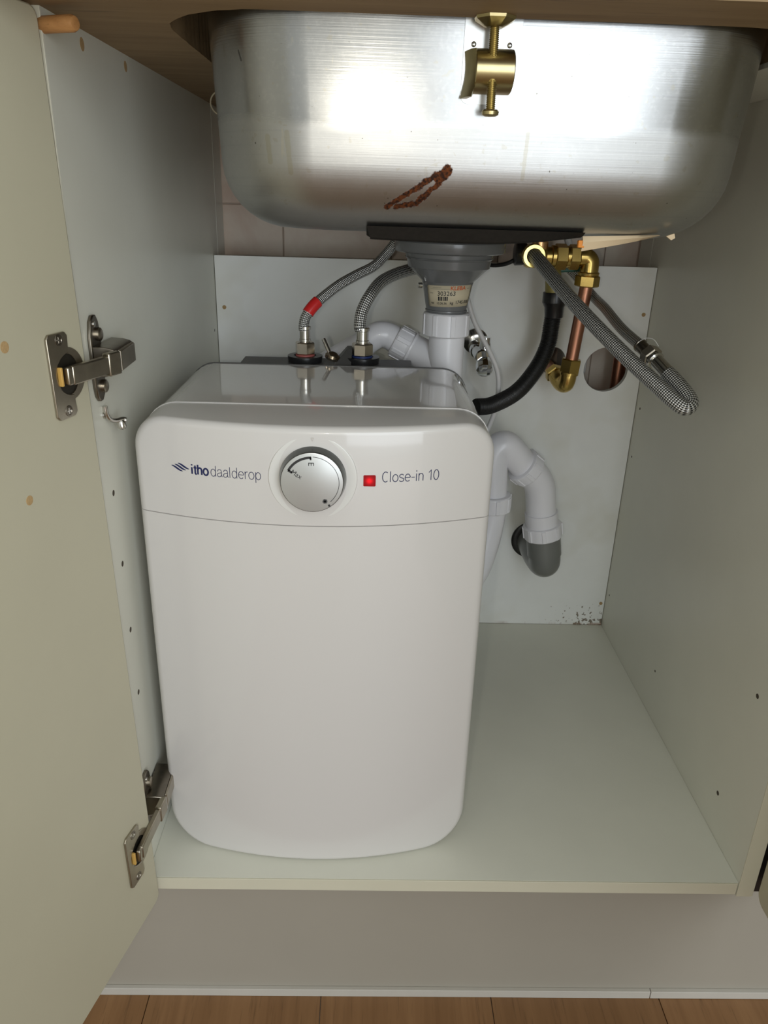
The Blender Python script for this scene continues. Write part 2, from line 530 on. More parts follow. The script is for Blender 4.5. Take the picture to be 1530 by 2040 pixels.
def build(mb, name, material, parent=None, base=None, sm=True, bev=0.0, label=None, cat=None, group=None, kind=None, angle=38, solid=0.0):
    if parent is not None:
        org = ORIGIN[parent]
    elif base is not None:
        org = Vector(base)
    else:
        xs, ys, zs = zip(*mb.v)
        org = Vector(((min(xs) + max(xs)) / 2, (min(ys) + max(ys)) / 2, min(zs)))
    me = bpy.data.meshes.new(name)
    me.from_pydata([((Vector(p) - org) * S)[:] for p in mb.v], [], mb.f)
    if mb.uv:
        lay = me.uv_layers.new(name='UVMap')
        for pi, poly in enumerate(me.polygons):
            q = mb.uv.get(pi)
            if q:
                for k, li in enumerate(poly.loop_indices):
                    lay.data[li].uv = q[k]
    me.update()
    if sm:
        me.shade_smooth()
        me.set_sharp_from_angle(angle=R_(angle))
    me.materials.append(material)
    o = bpy.data.objects.new(name, me)
    COL.objects.link(o)
    if parent is not None:
        o.parent = parent
    else:
        o.location = org * S
    ORIGIN[o] = org
    if bev > 0:
        md = o.modifiers.new('bevel', 'BEVEL')
        md.width = bev * S
        md.segments = 2
        md.limit_method = 'ANGLE'
        md.angle_limit = R_(40)
    if solid:
        md = o.modifiers.new('solid', 'SOLIDIFY')
        md.thickness = solid * S
        md.offset = -1
    if label:
        o['label'] = label
    if cat:
        o['category'] = cat
    if group:
        o['group'] = group
    if kind:
        o['kind'] = kind
    return o

def text_geo(body, width, weight=0.0, spacing=1.0):
    """2-D letter geometry scaled to a given width (mm); returns verts (u, v), faces, height"""
    cu = bpy.data.curves.new('lettering', 'FONT')
    cu.body = body
    cu.size = 1.0
    cu.offset = weight
    cu.space_character = spacing
    cu.resolution_u = 4
    ob = bpy.data.objects.new('lettering', cu)
    COL.objects.link(ob)
    bpy.context.view_layer.update()
    me = bpy.data.meshes.new_from_object(ob.evaluated_get(bpy.context.evaluated_depsgraph_get()))
    bpy.data.objects.remove(ob, do_unlink=True)
    vs = [(v.co.x, v.co.y) for v in me.vertices]
    fs = [tuple(p.vertices) for p in me.polygons]
    bpy.data.meshes.remove(me)
    x0 = min(v[0] for v in vs)
    x1 = max(v[0] for v in vs)
    k = width / (x1 - x0)
    return [((v[0] - x0) * k, v[1] * k) for v in vs], fs

def lettering(mb, geo, fn):
    vs, fs = geo
    P = [fn(u, v) for u, v in vs]
    return mb.add(P, fs)

# ================================================================== THE SETTING
# floor of oak planks running front to back
mb = MB().box(-1500, 2200, -2600, 620, -230, -200)
floor = build(mb, 'floor', M['grout'], sm=False, kind='structure', label='oak plank kitchen floor in front of the plinth', cat='floor')
del floor['category']
px = -1497.0 - 21.4 + 15
edges = [-21.4 + 184.0 * k for k in range(-8, 13)]
for k in range(len(edges) - 1):
    yb = [-2600, -1450 + 330 * ((k * 5) % 4 - 1.5), 60]
    for j in range(2):
        mb = MB().box(edges[k] + 0.4, edges[k + 1] - 0.4, yb[j] + 0.5, yb[j + 1] - 0.5, -200, -196)
        build(mb, 'plank', M['oak'], parent=floor, sm=False, bev=0.5)

# tiled wall behind the cabinet
mb = MB().box(-1500, 2200, 572, 640, -196, 1500)
wall = build(mb, 'wall_back', M['grout'], sm=False, kind='structure', label='beige tiled wall behind the cabinet')
for ix in range(-1, 5):
    for iz in range(-2, 4):
        x0 = 1.0 - 130 + 148 * ix + 60
        z0 = 139.0 + 150 * iz
        mb = MB().box(x0 + 0.6, x0 + 147.4, 569, 572.5, z0 + 0.6, z0 + 149.4)
        build(mb, 'tile', M['tile'], parent=wall, sm=False, bev=1.0)

# ================================================================== CABINET
cab = thing('base_cabinet', 'open cream melamine sink base cabinet holding the water heater', 'cabinet', (284, 280, -16))
PH = 702
# side panels with the groove near their back edge
mb = MB().box(-16, 0, 0.6, 510, -16, PH).box(-16, -9, 510, 512, -16, PH).box(-16, 0, 512, 560, -16, PH)
pl = build(mb, 'side_panel', M['carcass'], parent=cab, sm=False)
mb = MB().box(568, 584, 0.6, 510, -16, 701).box(576, 584, 510, 514, -16, 701).box(568, 584, 514, 560, -16, 701)
pr = build(mb, 'side_panel', M['carcass'], parent=cab, sm=False)
build(MB().box(-16, 0, -0.4, 0.6, -16, PH), 'edge_band', M['edge'], parent=pl, sm=False, bev=0.3)
build(MB().box(568, 584, -0.4, 0.6, -16, 701), 'edge_band', M['edge'], parent=pr, sm=False, bev=0.3)
bt = build(MB().box(0.2, 567.8, 1.6, 480, -14, 0), 'bottom_panel', M['carcass'], parent=cab, sm=False)
build(MB().box(0.2, 567.2, 0.2, 1.6, -14, -0.2), 'edge_band', M['edge'], parent=bt, sm=False, bev=0.4)
# melamine rail lying under the worktop on the right
rl = build(MB().box(486, 567.5, -30, 560, 697.5, 701.5), 'top_rail', M['carcass'], parent=cab, sm=False, bev=0.4)
# back panel with two service holes
mb = MB().plate([rrect(0.8, 567.2, 0.4, 529, 0.5, 1), circle2(519, 396.5, 30), circle2(445, 407, 18), circle2(442, 144, 19)],
                (0, 480, 0), (1, 0, 0), (0, 0, 1), -8)
bp = build(mb, 'back_panel', M['back'], parent=cab, sm=False, angle=30)
for (x, z, r) in ((10.5, 465, 2.6), (558.6, 470, 2.6), (562, 38.2, 2.6)):
    build(MB().lathe((x, 480.1, z), (0, -1, 0), [(0, r), (0.5, r), (0.7, r * 0.6)], 12), 'screw', M['chip'], parent=bp)
# drilled shelf-pin and dowel holes
for (x, y, z, r, mm_) in ((0, 29.5, 380, 2.5, 'hole'), (0, 31.4, 316.6, 2.5, 'hole'), (0, 32.4, 253, 2.5, 'hole'), (0, 34.5, 187, 2.5, 'hole'),
                          (0, 68.7, 693.0, 4.2, 'chip'), (0, 167, 693.5, 4.0, 'chip'), (0, 462, 438, 1.8, 'hole')):
    build(MB().lathe((x - 0.3, y, z), (1, 0, 0), [(0, r), (0.4, r), (0.42, r * 0.7)], 16), 'drill_hole', M[mm_], parent=pl)
for (y, z, r) in ((47.5, 183.6, 2.5), (71.1, 46.4, 2.5), (266.5, 61.5, 1.6), (463, 414, 1.8), (464, 348, 1.8), (466, 279, 1.6), (466, 60, 1.6), (70, 300, 1.6)):
    build(MB().lathe((568.3, y, z), (-1, 0, 0), [(0, r), (0.4, r), (0.42, r * 0.7)], 16), 'drill_hole', M['hole'], parent=pr)

# plinth board with its seal strip
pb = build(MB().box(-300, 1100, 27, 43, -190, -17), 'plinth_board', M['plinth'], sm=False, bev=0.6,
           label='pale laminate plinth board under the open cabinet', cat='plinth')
build(MB().box(-300, 520, 22.5, 27, -196, -185.5).box(520.6, 1100, 22.2, 27, -195.6, -185.3), 'seal_strip', M['plinth_seal'], parent=pb, sm=False, bev=0.5)

# worktop with the sink cut-out, seen from below
outer = [(-400, -70), (1300, -70), (1300, 590), (-400, 590)]
cut = rrect(64, 487, -10, 425, (74, 74, 60, 60), 14)
rnd = random.Random(3)
cut = [(x + rnd.uniform(-0.5, 0.5), y + rnd.uniform(-0.5, 0.5)) for x, y in cut]
# extra points along the straight saw cut make it slightly chipped
def densify(lp, step=6):
    out = []
    for k in range(len(lp)):
        a, b = Vector(lp[k]), Vector(lp[(k + 1) % len(lp)])
        n = max(1, int((b - a).length / step))
        for j in range(n):
            q = a.lerp(b, j / n)
            out.append((q.x + rnd.uniform(-0.35, 0.35), q.y + rnd.uniform(-0.35, 0.35)))
    return out
mb = MB().plate([outer, densify(cut)], (0, 0, 702), (1, 0, 0), (0, 1, 0), 38)
build(mb, 'worktop', M['worktop'], sm=False, label='brown wooden worktop seen from below around the sink', cat='worktop')

# ------------------------------------------------------------------ doors
TH = R_(104)
DV = Vector((math.cos(TH), -math.sin(TH), 0))
DN = Vector((math.sin(TH), math.cos(TH), 0))
def door_edge(z):
    return Vector((1 + (702 - z) / 718 * 11.5, -7, z))
def dpt(s, z, out=0.0):
    """point on the inner face of the left door: s mm from the hinge edge, height z, 'out' mm proud"""
    return door_edge(z) + DV * s + DN * out

def door_mesh(fn, width, z0, z1, thick, r=7):
    # rounded outline in (s, z), extruded backwards
    lp = rrect(0, width, z0, z1, r, 5)
    n = len(lp)
    vs = [fn(s, z, 0) for s, z in lp] + [fn(s, z, -thick) for s, z in lp]
    fs = [tuple(range(n)), tuple(reversed(range(n, 2 * n)))]
    for k in range(n):
        k2 = (k + 1) % n
        fs.append((k2, k, k + n, k2 + n))
    return MB().add(vs, fs)

door = build(door_mesh(dpt, 596, -16, 700.5, 18), 'door', M['door'], parent=cab, bev=1.2,
             label='cream door swung wide open on the left')
for (s, z, r) in ((76.5, 514.4, 3.6), (78.5, 418.1, 3.2)):
    a = dpt(s, z, -0.3)
    build(MB().lathe(a, DN, [(0, r), (0.5, r), (0.55, r * 0.6)], 14, phase=0.3), 'filled_hole', M['chip'], parent=door)

def rpt(s, z, out=0.0):
    return Vector((586.6 + 0.02 * s - out, -2.5 - s, z))
nu = thing('neighbouring_cabinet', 'neighbouring unit at the lower right edge, black side and cream door corner', 'cabinet', (880, 280, -17))
build(MB().box(585.2, 1180, 6, 560, -17, 700), 'body', M['black_abs'], parent=nu, sm=False, bev=1.0)
build(door_mesh(lambda s, z, o: rpt(s, z, o), 596, -16, 699, 18, 12), 'door', M['door'], parent=nu, bev=1.2)

# ================================================================== SINK
sink = thing('sink_bowl', 'dull stainless steel sink bowl with rust streak seen from below', 'sink', (275, 200, 578))
def bowl_ring(z, d, bottom_in=0.0):
    """outline of the bowl, d mm below the worktop underside; bottom_in = extra inset for the bottom radius"""
    dr = 0.098 * d
    x0, x1 = 88 + 0.045 * d + bottom_in, 462 - 0.045 * d - bottom_in
    y0, y1 = 1 + dr + bottom_in, 400 - 0.05 * d - bottom_in
    r = max(8.0, 70 - bottom_in * 0.55)
    return [(x, y, z) for x, y in rrect(x0, x1, y0, y1, r, 14)]
rings = []
# rim flange lying on the worktop
for (g, z) in ((34, 741.2), (10, 741.6), (3, 740)):
    rings.append([(x, y, z) for x, y in rrect(88 - g, 462 + g, 1 - g, 400 + g, 70 + g * 0.6, 14)])
for z in (735, 720, 702, 685, 665, 645, 632, 622):
    rings.append(bowl_ring(z, 702 - z))
RB = 42.0
for k in range(1, 10):
    a = R_(10 * k)
    rings.append(bowl_ring(622 - RB * math.sin(a), 702 - 622 + RB * math.sin(a), RB * (1 - math.cos(a))))
n = len(rings[0])
vs = [q for rg in rings for q in rg]
fs = []
for i in range(len(rings) - 1):
    for k in range(n):
        k2 = (k + 1) % n
        fs.append((i * n + k, (i + 1) * n + k, (i + 1) * n + k2, i * n + k2)[::-1])
# bottom slopes slightly towards the drain
last = (len(rings) - 1) * n
hub = len(vs)
for k in range(n):
    a = 2 * math.pi * k / n
    x, y, z = vs[last + k]
    v = Vector((x - 282.5, y - 310, 0)).normalized() * 50
    vs.append((282.5 + v.x, 310 + v.y, 577.5))
for k in range(n):
    k2 = (k + 1) % n
    fs.append((last + k, hub + k, hub + k2, last + k2)[::-1])
bowl = build(MB().add(vs, fs), 'bowl', M['steel'], parent=sink, angle=60, solid=0.8)
# bracket plate welded to the front wall, with two spot-weld dimples
def wall_y(z):
    return 1 + 0.098 * (702 - z)
TW = Vector((0, -0.098, 1)).normalized()
mb = MB().plate([rrect(-17.5, 17.5, -22, 26, (5, 5, 1, 1), 5)], (271.5, wall_y(680) - 0.3, 680), (1, 0, 0), TW, 1.2)
brk = build(mb, 'bracket_plate', M['bracket'], parent=sink, bev=0.4)
for dx in (-11.5, 10.5):
    z = 690
    build(MB().lathe((271.5 + dx, wall_y(z) - 1.2, z), (0, -1, -0.098), [(0, 1.7), (0.7, 1.5), (1.1, 0.7)], 14), 'weld_dimple', M['bracket'], parent=brk)

# screw clamp hanging the sink from the worktop
cl = thing('sink_clamp', 'yellow zinc sink clamp screwed up against the worktop', 'clamp', (271, -10, 652))
prof = []
for k in range(17):
    a = R_(90 - 180 * k / 16)
    prof.append((2.0 - 19.0 * max(0.0, math.cos(a)) ** 0.8, 675.5 + 12.2 * math.sin(a)))
for sgn, (xa, xb) in ((1, (260.5, 284.0)),):
    nb = len(prof)
    vs = [(xa, y, z) for y, z in prof] + [(xb, y, z) for y, z in prof]
    fs = [tuple(range(nb)), tuple(reversed(range(nb, 2 * nb)))] + [(k + 1, k, k + nb, k + 1 + nb) for k in range(nb - 1)] + [(0, nb - 1, 2 * nb - 1, nb)]
    build(MB().add(vs, fs), 'clamp_body', M['zinc'], parent=cl, bev=0.5)
# flared tongue on the left of the body
tg = []
for k in range(9):
    t = k / 8
    tg.append((256.0 + 1.8 * math.sin(math.pi * t) - 1.5 * t, 660.5 + 25.5 * (1 - t)))
mb = MB()
vs = []
for (x, z) in tg:
    vs += [(x - 1.2, 0.5, z), (x + 1.5, -10, z), (x + 4.2, -13.5, z), (x + 5.0, -11.5, z), (x + 3.0, 0.5, z)]
fs = []
for i in range(8):
    for k in range(5):
        k2 = (k + 1) % 5
        fs.append((i * 5 + k, i * 5 + k2, (i + 1) * 5 + k2, (i + 1) * 5 + k))
fs += [(4, 3, 2, 1, 0), (40, 41, 42, 43, 44)]
build(mb.add(vs, fs), 'clamp_tongue', M['zinc'], parent=cl)
thr = []
t = 0.0
while t < 46:
    thr += [(t, 2.45), (t + 0.5, 3.0)]
    t += 1.0
sx0, sx1 = Vector((271.3, -12.5, 653)), Vector((270.2, -12.5, 699))
build(MB().lathe(sx0, sx1 - sx0, thr, 14), 'threaded_screw', M['zinc'], parent=cl, angle=70)
build(MB().lathe((271.3, -12.5, 650.0), (0, 0, 1), [(0, 3.5), (0.8, 5.0), (2.6, 5.3), (3.6, 4.6)], 24), 'screw_head', M['zinc'], parent=cl)
build(MB().lathe((270.2, -12.5, 696.6), (0, 0, 1), [(0, 5.0), (0.6, 6.5), (3.8, 12.2), (5.3, 12.6)], 8, phase=0.39), 'pressure_cup', M['zinc'], parent=cl, angle=20)

# wire loop hanging behind the bowl
loop = [(52 + 11 * math.cos(R_(a)), 300, 682.5 + 10.5 * math.sin(R_(a))) for a in range(40, 330, 12)]
build(MB().tube(loop, 0.75, 8), 'wire_loop', M['wire'], label='thin pale wire loop poking out left of the sink', cat='wire')

# sound-deadening mat coming away from the bottom of the bowl
mb = MB()
fr = []
N = 28
for i in range(N + 1):
    t = i / N
    x = 196.5 + t * 154
    lo = 574.4 - 1.2 * math.sin(math.pi * t) + (0 if t < 0.55 else ((t - 0.55) / 0.45) ** 1.6 * 5.2)
    up = 583.8 - 0.3 * t
    xo = 2.6 * max(0.0, 1 - t / 0.06)
    fr.append([(x, 31.5, up), (x + xo, 37.0, lo + 1.5), (x + xo, 44.0, lo), (x + xo, 110, lo + 0.3), (x, 245, lo - 3.0 + 0.5), (x, 245, lo - 0.6), (x + xo, 110, lo + 2.4), (x, 46, lo + 2.6), (x, 34.5, up - 1.2)])
m6 = 9
vs = [q for r in fr for q in r]
fs = []
for i in range(N):
    for k in range(m6):
        k2 = (k + 1) % m6
        fs.append((i * m6 + k, i * m6 + k2, (i + 1) * m6 + k2, (i + 1) * m6 + k)[::-1])
fs += [tuple(range(m6)), tuple(reversed(range(N * m6, N * m6 + m6)))]
build(mb.add(vs, fs), 'sound_mat', M['foam'], label='black sound-deadening mat sagging under the sink bowl', cat='mat', angle=25)

bk = thing('backing_paper', 'tan backing paper strip peeling from under the sink bowl', 'paper', (385, 42, 570))
vs = []
for i in range(15):
    t = i / 14
    x = 351 + 54 * t
    h = 9.6 * (1 - t) ** 0.8 + 0.6
    top = 580.8 + 2.4 * t
    vs += [(x, 40 - 2 * math.sin(math.pi * t), top), (x, 37 - 1.5 * t, top - h * 0.4), (x, 39.5, top - h), (x, 43, top - h * 0.5)]
fs = []
for i in range(14):
    for k in range(4):
        k2 = (k + 1) % 4
        fs.append((i * 4 + k, i * 4 + k2, (i + 1) * 4 + k2, (i + 1) * 4 + k)[::-1])
fs += [(0, 1, 2, 3), (59, 58, 57, 56)]
build(MB().add(vs, fs), 'paper_strip', M['paper'], parent=bk, angle=50)
build(MB().box(348, 352.5, 38, 42, 573, 578), 'orange_tab', M['orange'], parent=bk, sm=False, bev=0.5)
build(MB().add([(410, 37, 582.5), (415, 36, 584.5), (416, 36, 581.5), (413.5, 36, 580), (410, 39, 582.5), (415, 38, 584.5), (416, 38, 581.5), (413.5, 38, 580)],
               [(3, 2, 1, 0), (4, 5, 6, 7), (0, 1, 5, 4), (1, 2, 6, 5), (2, 3, 7, 6), (3, 0, 4, 7)]), 'paper_tip', M['paper'], parent=bk, sm=False)

# ================================================================== DRAIN
DX, DY = 282.5, 310.0
df = thing('drain_funnel', 'dark grey plastic sink drain funnel with paper label', 'drain', (DX, DY, 488))
build(MB().lathe((DX, DY, 545), (0, 0, 1), [(0, 46), (5, 46.5), (6, 55.5), (7, 58), (8, 58.5), (16.5, 58.5), (17.5, 57.8), (18, 50), (32, 46)], 56), 'flange', M['pvc_grey'], parent=df, angle=30)
build(MB().lathe((DX, DY, 488), (0, 0, 1), [(0, 21.5), (2.5, 21.8), (3.2, 22.8), (4.4, 22.8), (5.0, 22.0), (9, 22.8), (30, 26.6), (34, 28.0), (47, 41.5), (48, 43.5), (56, 44.5), (58, 47)], 56), 'funnel', M['pvc_grey'], parent=df, angle=24)
build(MB().lathe((DX - 28, DY - 5, 517), (-1, -0.3, 0), [(0, 3.0), (3.5, 3.0), (4.3, 2.0)], 16), 'screw', M['ferrule'], parent=df)
def cone_pt(ang, z, off):
    r = 22.8 + (z - 497) / 21.0 * 3.8 + off
    a = R_(ang)
    return (DX + r * math.sin(a), DY - r * math.cos(a), z)
A0, A1, Z0, Z1 = -58.0, 64.0, 497.5, 519.5
vs, fs = [], []
na = 28
for i in range(na + 1):
    a = A0 + (A1 - A0) * i / na
    e = 1.2 if i in (0, na) else 0
    tilt = 1.6 * (i / na - 0.5)
    vs += [cone_pt(a, Z0 + e + tilt, 0.35), cone_pt(a, Z1 - e + tilt, 0.35)]
for i in range(na):
    fs.append((2 * i, 2 * i + 2, 2 * i + 3, 2 * i + 1))
lab = build(MB().add(vs, fs), 'label', M['label'], parent=df, solid=0.15, label='yellowed paper label with printed numbers')
def lab_fn(a0, z0):
    k = (A1 - A0) / 52.0           # degrees per mm of label
    def fn(u, v):
        a = a0 + u * k
        return cone_pt(a, z0 + v + 1.6 * ((a - A0) / (A1 - A0) - 0.5), 0.6)
    return fn
mb = MB()
lettering(mb, text_geo('303263', 18, 0.004), lab_fn(-28, 509.3))
build(mb, 'number_print', M['ink_black'], parent=lab, sm=False)
mb = MB()
lettering(mb, text_geo('KLEBA', 16, 0.02), lab_fn(2, 515.0))
build(mb, 'name_print', M['ink_red'], parent=lab, sm=False)
mb = MB()
lettering(mb, text_geo('1745.008', 17, 0.008), lab_fn(18, 500.6))
lettering(mb, text_geo('10.26.36', 10.5, 0.012), lab_fn(-30, 500.2))
lettering(mb, text_geo('kg', 3.5, 0.012), lab_fn(3, 500.3))
lettering(mb, text_geo('typ', 4, 0.012), lab_fn(-48, 500.8))
xb = 0.0
for wd, gap in ((1.4, 0.6), (0.7, 0.5), (1.3, 1.0), (0.8, 0.5), (1.6, 0.5), (1.2, 0.4)):
    fnb = lab_fn(-27, 504.0)
    q = [fnb(xb, 0), fnb(xb + wd, 0), fnb(xb + wd, 4.2), fnb(xb, 4.2)]
    mb.add(q, [(0, 1, 2, 3)])
    xb += wd + gap
build(mb, 'small_print', M['ink_black'], parent=lab, sm=False)
mb = MB()
for (a, z, wd) in ((-40, 517.0, 9), (-46, 515.6, 20), (44, 515.8, 4)):
    fnb = lab_fn(a, z)
    for j in range(int(wd)):
        mb.add([fnb(j, 0), fnb(j + 0.75, 0), fnb(j + 0.75, 0.55), fnb(j, 0.55)], [(0, 1, 2, 3)])
lettering(mb, text_geo('TYPE', 4, 0.01), lab_fn(-50, 511))
build(mb, 'faint_print', M['ink_grey'], parent=lab, sm=False)

# white siphon
sp = thing('waste_trap', 'white plastic waste trap pipes running behind the water heater', 'pipe', (330, 340, 130))
def ribbed_nut(p0, p1, r, nrib, name='union_nut', parent=sp, material=None, ph=0.1, rib=1.4):
    p0, p1 = Vector(p0), Vector(p1)
    ax = (p1 - p0)
    L = ax.length
    ax.normalize()
    mb = MB().lathe(p0, ax, [(0, r * 0.93), (1.0, r), (L - 1.5, r), (L, r * 0.94)], 48)
    ref = Vector((0, 0, 1)) if abs(ax.z) < 0.9 else Vector((1, 0, 0))
    e1 = ax.cross(ref).normalized()
    e2 = ax.cross(e1).normalized()
    for k in range(nrib):
        a = 2 * math.pi * k / nrib + ph
        rd = e1 * math.cos(a) + e2 * math.sin(a)
        tg = ax.cross(rd)
        mb.obox(p0 + ax * 1.5 + rd * (r - 1) - tg * 2.6, ax * (L - 3.0), rd * (1 + rib), tg * 5.2)
    return build(mb, name, material or M['pp_white'], parent=parent, bev=0.5)
ribbed_nut((283.5, DY, 464.5), (283.5, DY, 489.5), 25.3, 8, ph=0.2, rib=0.9)
build(MB().lathe((285, DY, 300), (0, 0, 1), [(0, 19.5), (166, 19.5)], 40), 'down_pipe', M['pp_white'], parent=sp)
build(MB().tube(smooth([(285, 312, 425), (268, 326, 434), (252, 336, 441.5), (243, 340, 445.5)], 6), lambda t: 21 - 3.4 * t, 28), 'branch_socket', M['pp_white'], parent=sp)
ax = Vector((-0.86, 0.12, 0.42)).normalized()
c0 = Vector((246, 340, 444))
ribbed_nut(c0, c0 + ax * 19, 18.6, 8, ph=0.4, rib=0.9)
build(MB().lathe(c0 - ax * 2.5, ax, [(0, 20.8), (2.6, 20.8)], 40), 'nut_collar', M['pp_white'], parent=sp)
build(MB().tube(smooth([(232, 342, 450.5), (222, 345, 456), (212, 345, 457.5), (203, 345, 453.5), (193, 345, 446)], 8), 15.0, 28), 'branch_elbow', M['pp_white'], parent=sp)
build(MB().tube([(198, 345, 450), (120, 345, 404)], 14.2, 28), 'branch_pipe', M['pp_white'], parent=sp)
# the S-bend right of the heater
build(MB().tube(smooth([(285, 322, 300), (288, 332, 200), (300, 345, 150), (325, 358, 128), (346, 367, 146), (357, 373, 180), (362.5, 377, 212), (364, 378.5, 236)], 8), 18.6, 32), 'trap_bend', M['pp_white'], parent=sp)
ribbed_nut((364.3, 378.5, 231), (363.8, 378, 253), 23.5, 8, ph=0.15, rib=1.1)
build(MB().tube(smooth([(363.5, 379, 235), (362, 380, 268), (360, 380, 296), (364, 381, 312), (374, 382, 317), (385, 384, 308), (397, 388, 294), (406, 390, 284)], 8), 18.8, 32), 'trap_riser', M['pp_white'], parent=sp)
ax = Vector((17, 5, -14)).normalized()
c1 = Vector((399, 388.5, 290.5))
ribbed_nut(c1, c1 + ax * 17, 24.0, 9, ph=0.3, rib=1.0)
build(MB().tube(smooth([(409, 391.5, 281.5), (420, 395, 271), (428, 398, 256), (431.5, 400, 238), (433.5, 400, 222), (436, 400, 205)], 8), 20.0, 32), 'outlet_elbow', M['pp_white'], parent=sp)
build(MB().tube([(434.2, 400, 220), (438.5, 400, 194)], 22.0, 32), 'outlet_socket', M['pp_white'], parent=sp)
ribbed_nut((437.0, 400, 203), (440.8, 400, 184), 25.5, 8, ph=0.12, rib=1.3)
# grey wall elbow
ge = thing('wall_elbow', 'mid grey plastic waste elbow entering the back panel', 'pipe', (446, 420, 120))
build(MB().tube([(440.4, 400, 188), (445.2, 400.6, 158)], 23.0, 36), 'socket', M['pvc_mid'], parent=ge)
build(MB().tube(smooth([(444.5, 400.5, 162), (447, 402, 150), (448, 408, 142), (447, 422, 139.5), (445, 445, 140), (443, 500, 142)], 8), 21.3, 36), 'elbow_pipe', M['pvc_mid'], parent=ge)
build(MB().lathe((442.5, 480.3, 143), (0, -1, 0), [(0, 28), (3, 28), (4.5, 26), (4.8, 22)], 36), 'rubber_grommet', M['black_rubber'], parent=ge)

# ================================================================== WATER HEATER
wh = thing('water_heater', 'white under-sink electric water heater with round dial and red lamp', 'water heater', (158.5, 160, 0))
XC, HW = 158.5, 145.3
ZT = 440.0
def yf(x):
    return 20.5 + 0.00135 * (x - XC) ** 2
def columns(d, z_lo, z_hi, r_lo, r_hi, nlin=22, nc=9, dlo=1.0, dhi=1.0):
    """columns (x, z_bottom, z_top) of a plate outline inset by d"""
    hw = HW - d
    zl, zh = z_lo + d * dlo, z_hi - d * dhi
    rl, rh = max(r_lo - d, 0.0) if r_lo else 0.0, max(r_hi - d, 0.0) if r_hi else 0.0
    rmax = max(rl, rh)
    xs = []
    for k in range(nc):
        a = R_(90.0 * k / nc)
        xs.append(-hw + rmax * (1 - math.cos(a)))
    for k in range(nlin + 1):
        xs.append(-hw + rmax + (2 * hw - 2 * rmax) * k / nlin)
    for k in range(nc - 1, -1, -1):
        a = R_(90.0 * k / nc)
        xs.append(hw - rmax * (1 - math.cos(a)))
    out = []
    for x in xs:
        e = hw - abs(x)
        b, t = zl, zh
        if rl and e < rl:
            b = zl + rl - math.sqrt(max(0, rl * rl - (rl - e) ** 2))
        if rh and e < rh:
            t = zh - rh + math.sqrt(max(0, rh * rh - (rh - e) ** 2))
        out.append((XC + x, b, t))
    return out
def loft(cols_list, ys):
    """cols_list: rings as column lists; ys: function per ring giving y for x"""
    mb = MB()
    rings = []
    for cols, fy in zip(cols_list, ys):
        rings.append([(x, fy(x), t) for x, b, t in cols] + [(x, fy(x), b) for x, b, t in reversed(cols)])
    n = len(rings[0])
    vs = [q for r in rings for q in r]
    fs = []
    for i in range(len(rings) - 1):
        for k in range(n):
            k2 = (k + 1) % n
            fs.append((i * n + k, (i + 1) * n + k, (i + 1) * n + k2, i * n + k2))
    m = n // 2
    for (o, flip) in ((0, False), ((len(rings) - 1) * n, True)):
        for k in range(m - 1):
            f = (o + k, o + k + 1, o + n - 2 - k, o + n - 1 - k)
            fs.append(f if not flip else f[::-1])
    return mb.add(vs, fs)
def cover(z_lo, z_hi, r_lo, r_hi, dlo, dhi, rf=6.0):
    cl_, ys = [], []
    cl_.append(columns(0, z_lo, z_hi, r_lo, r_hi, dlo=dlo, dhi=dhi))
    ys.append(lambda x: 86.0)
    for k in range(7):
        a = R_(90.0 * k / 6)
        d = rf * (1 - math.cos(a))
        cl_.append(columns(d, z_lo, z_hi, r_lo, r_hi, dlo=dlo, dhi=dhi))
        ys.append(lambda x, a=a: yf(x) + rf * (1 - math.sin(a)))
    return loft(cl_, ys)
ZS = 358.6
build(cover(0.6, ZS - 0.07, 40, 0, 1.0, 0.06), 'front_cover', M['white_abs'], parent=wh, angle=30)
cp = build(cover(ZS + 0.07, ZT, 0, 28, 0.06, 1.0), 'control_panel', M['white_abs'], parent=wh, angle=30)
# raised lip between cover and shell, then the shell, then the dark rear edge
build(loft([columns(-0.8, 0.6, ZT, 40, 28), columns(-0.8, 0.6, ZT, 40, 28)], [lambda x: 87.6, lambda x: 86.2]).__class__().add(*(lambda m: (m.v, m.f))(loft([columns(-0.7, 0.6, ZT, 40, 28)[::-1], columns(-0.7, 0.6, ZT, 40, 28)[::-1]], [lambda x: 89.2, lambda x: 86.4]))), 'cover_lip', M['white_abs'], parent=wh, angle=30)
def rloft(d, y0, y1, zt=ZT):
    c = columns(d, 0.6, zt, 40, 28)[::-1]
    return loft([c, c], [lambda x: y1, lambda x: y0])
build(rloft(0.8, 89.2, 252), 'body_shell', M['white_shell'], parent=wh, angle=30)
build(rloft(0.2, 252, 255), 'rear_edge', M['dark_abs'], parent=wh, angle=30)
mb = MB().box(64, 246, 255, 302, 330, 437.5)
rb = build(mb, 'mounting_bracket', M['dark_abs'], parent=wh, sm=False, bev=1.0)
build(MB().add([(163, 262, 437), (181, 262, 437), (181, 300, 437), (163, 300, 437), (176, 280, 452), (182, 280, 452), (182, 300, 452), (176, 300, 452)],
               [(3, 2, 1, 0), (4, 5, 6, 7), (0, 1, 5, 4), (1, 2, 6, 5), (2, 3, 7, 6), (3, 0, 4, 7)]), 'hanger_ear', M['dark_abs'], parent=rb, sm=False, bev=0.5)
bo = build(MB().lathe((160.5, 276, 443), (0.3, -0.3, 1), [(0, 8.0), (2.4, 8.0), (2.6, 5.0), (5, 5.0)], 20), 'bracket_bolt', M['nickel'], parent=rb)
build(MB().tube([(160, 276, 444), (151, 285, 461)], 2.2, 12), 'bolt_rod', M['ferrule'], parent=rb)
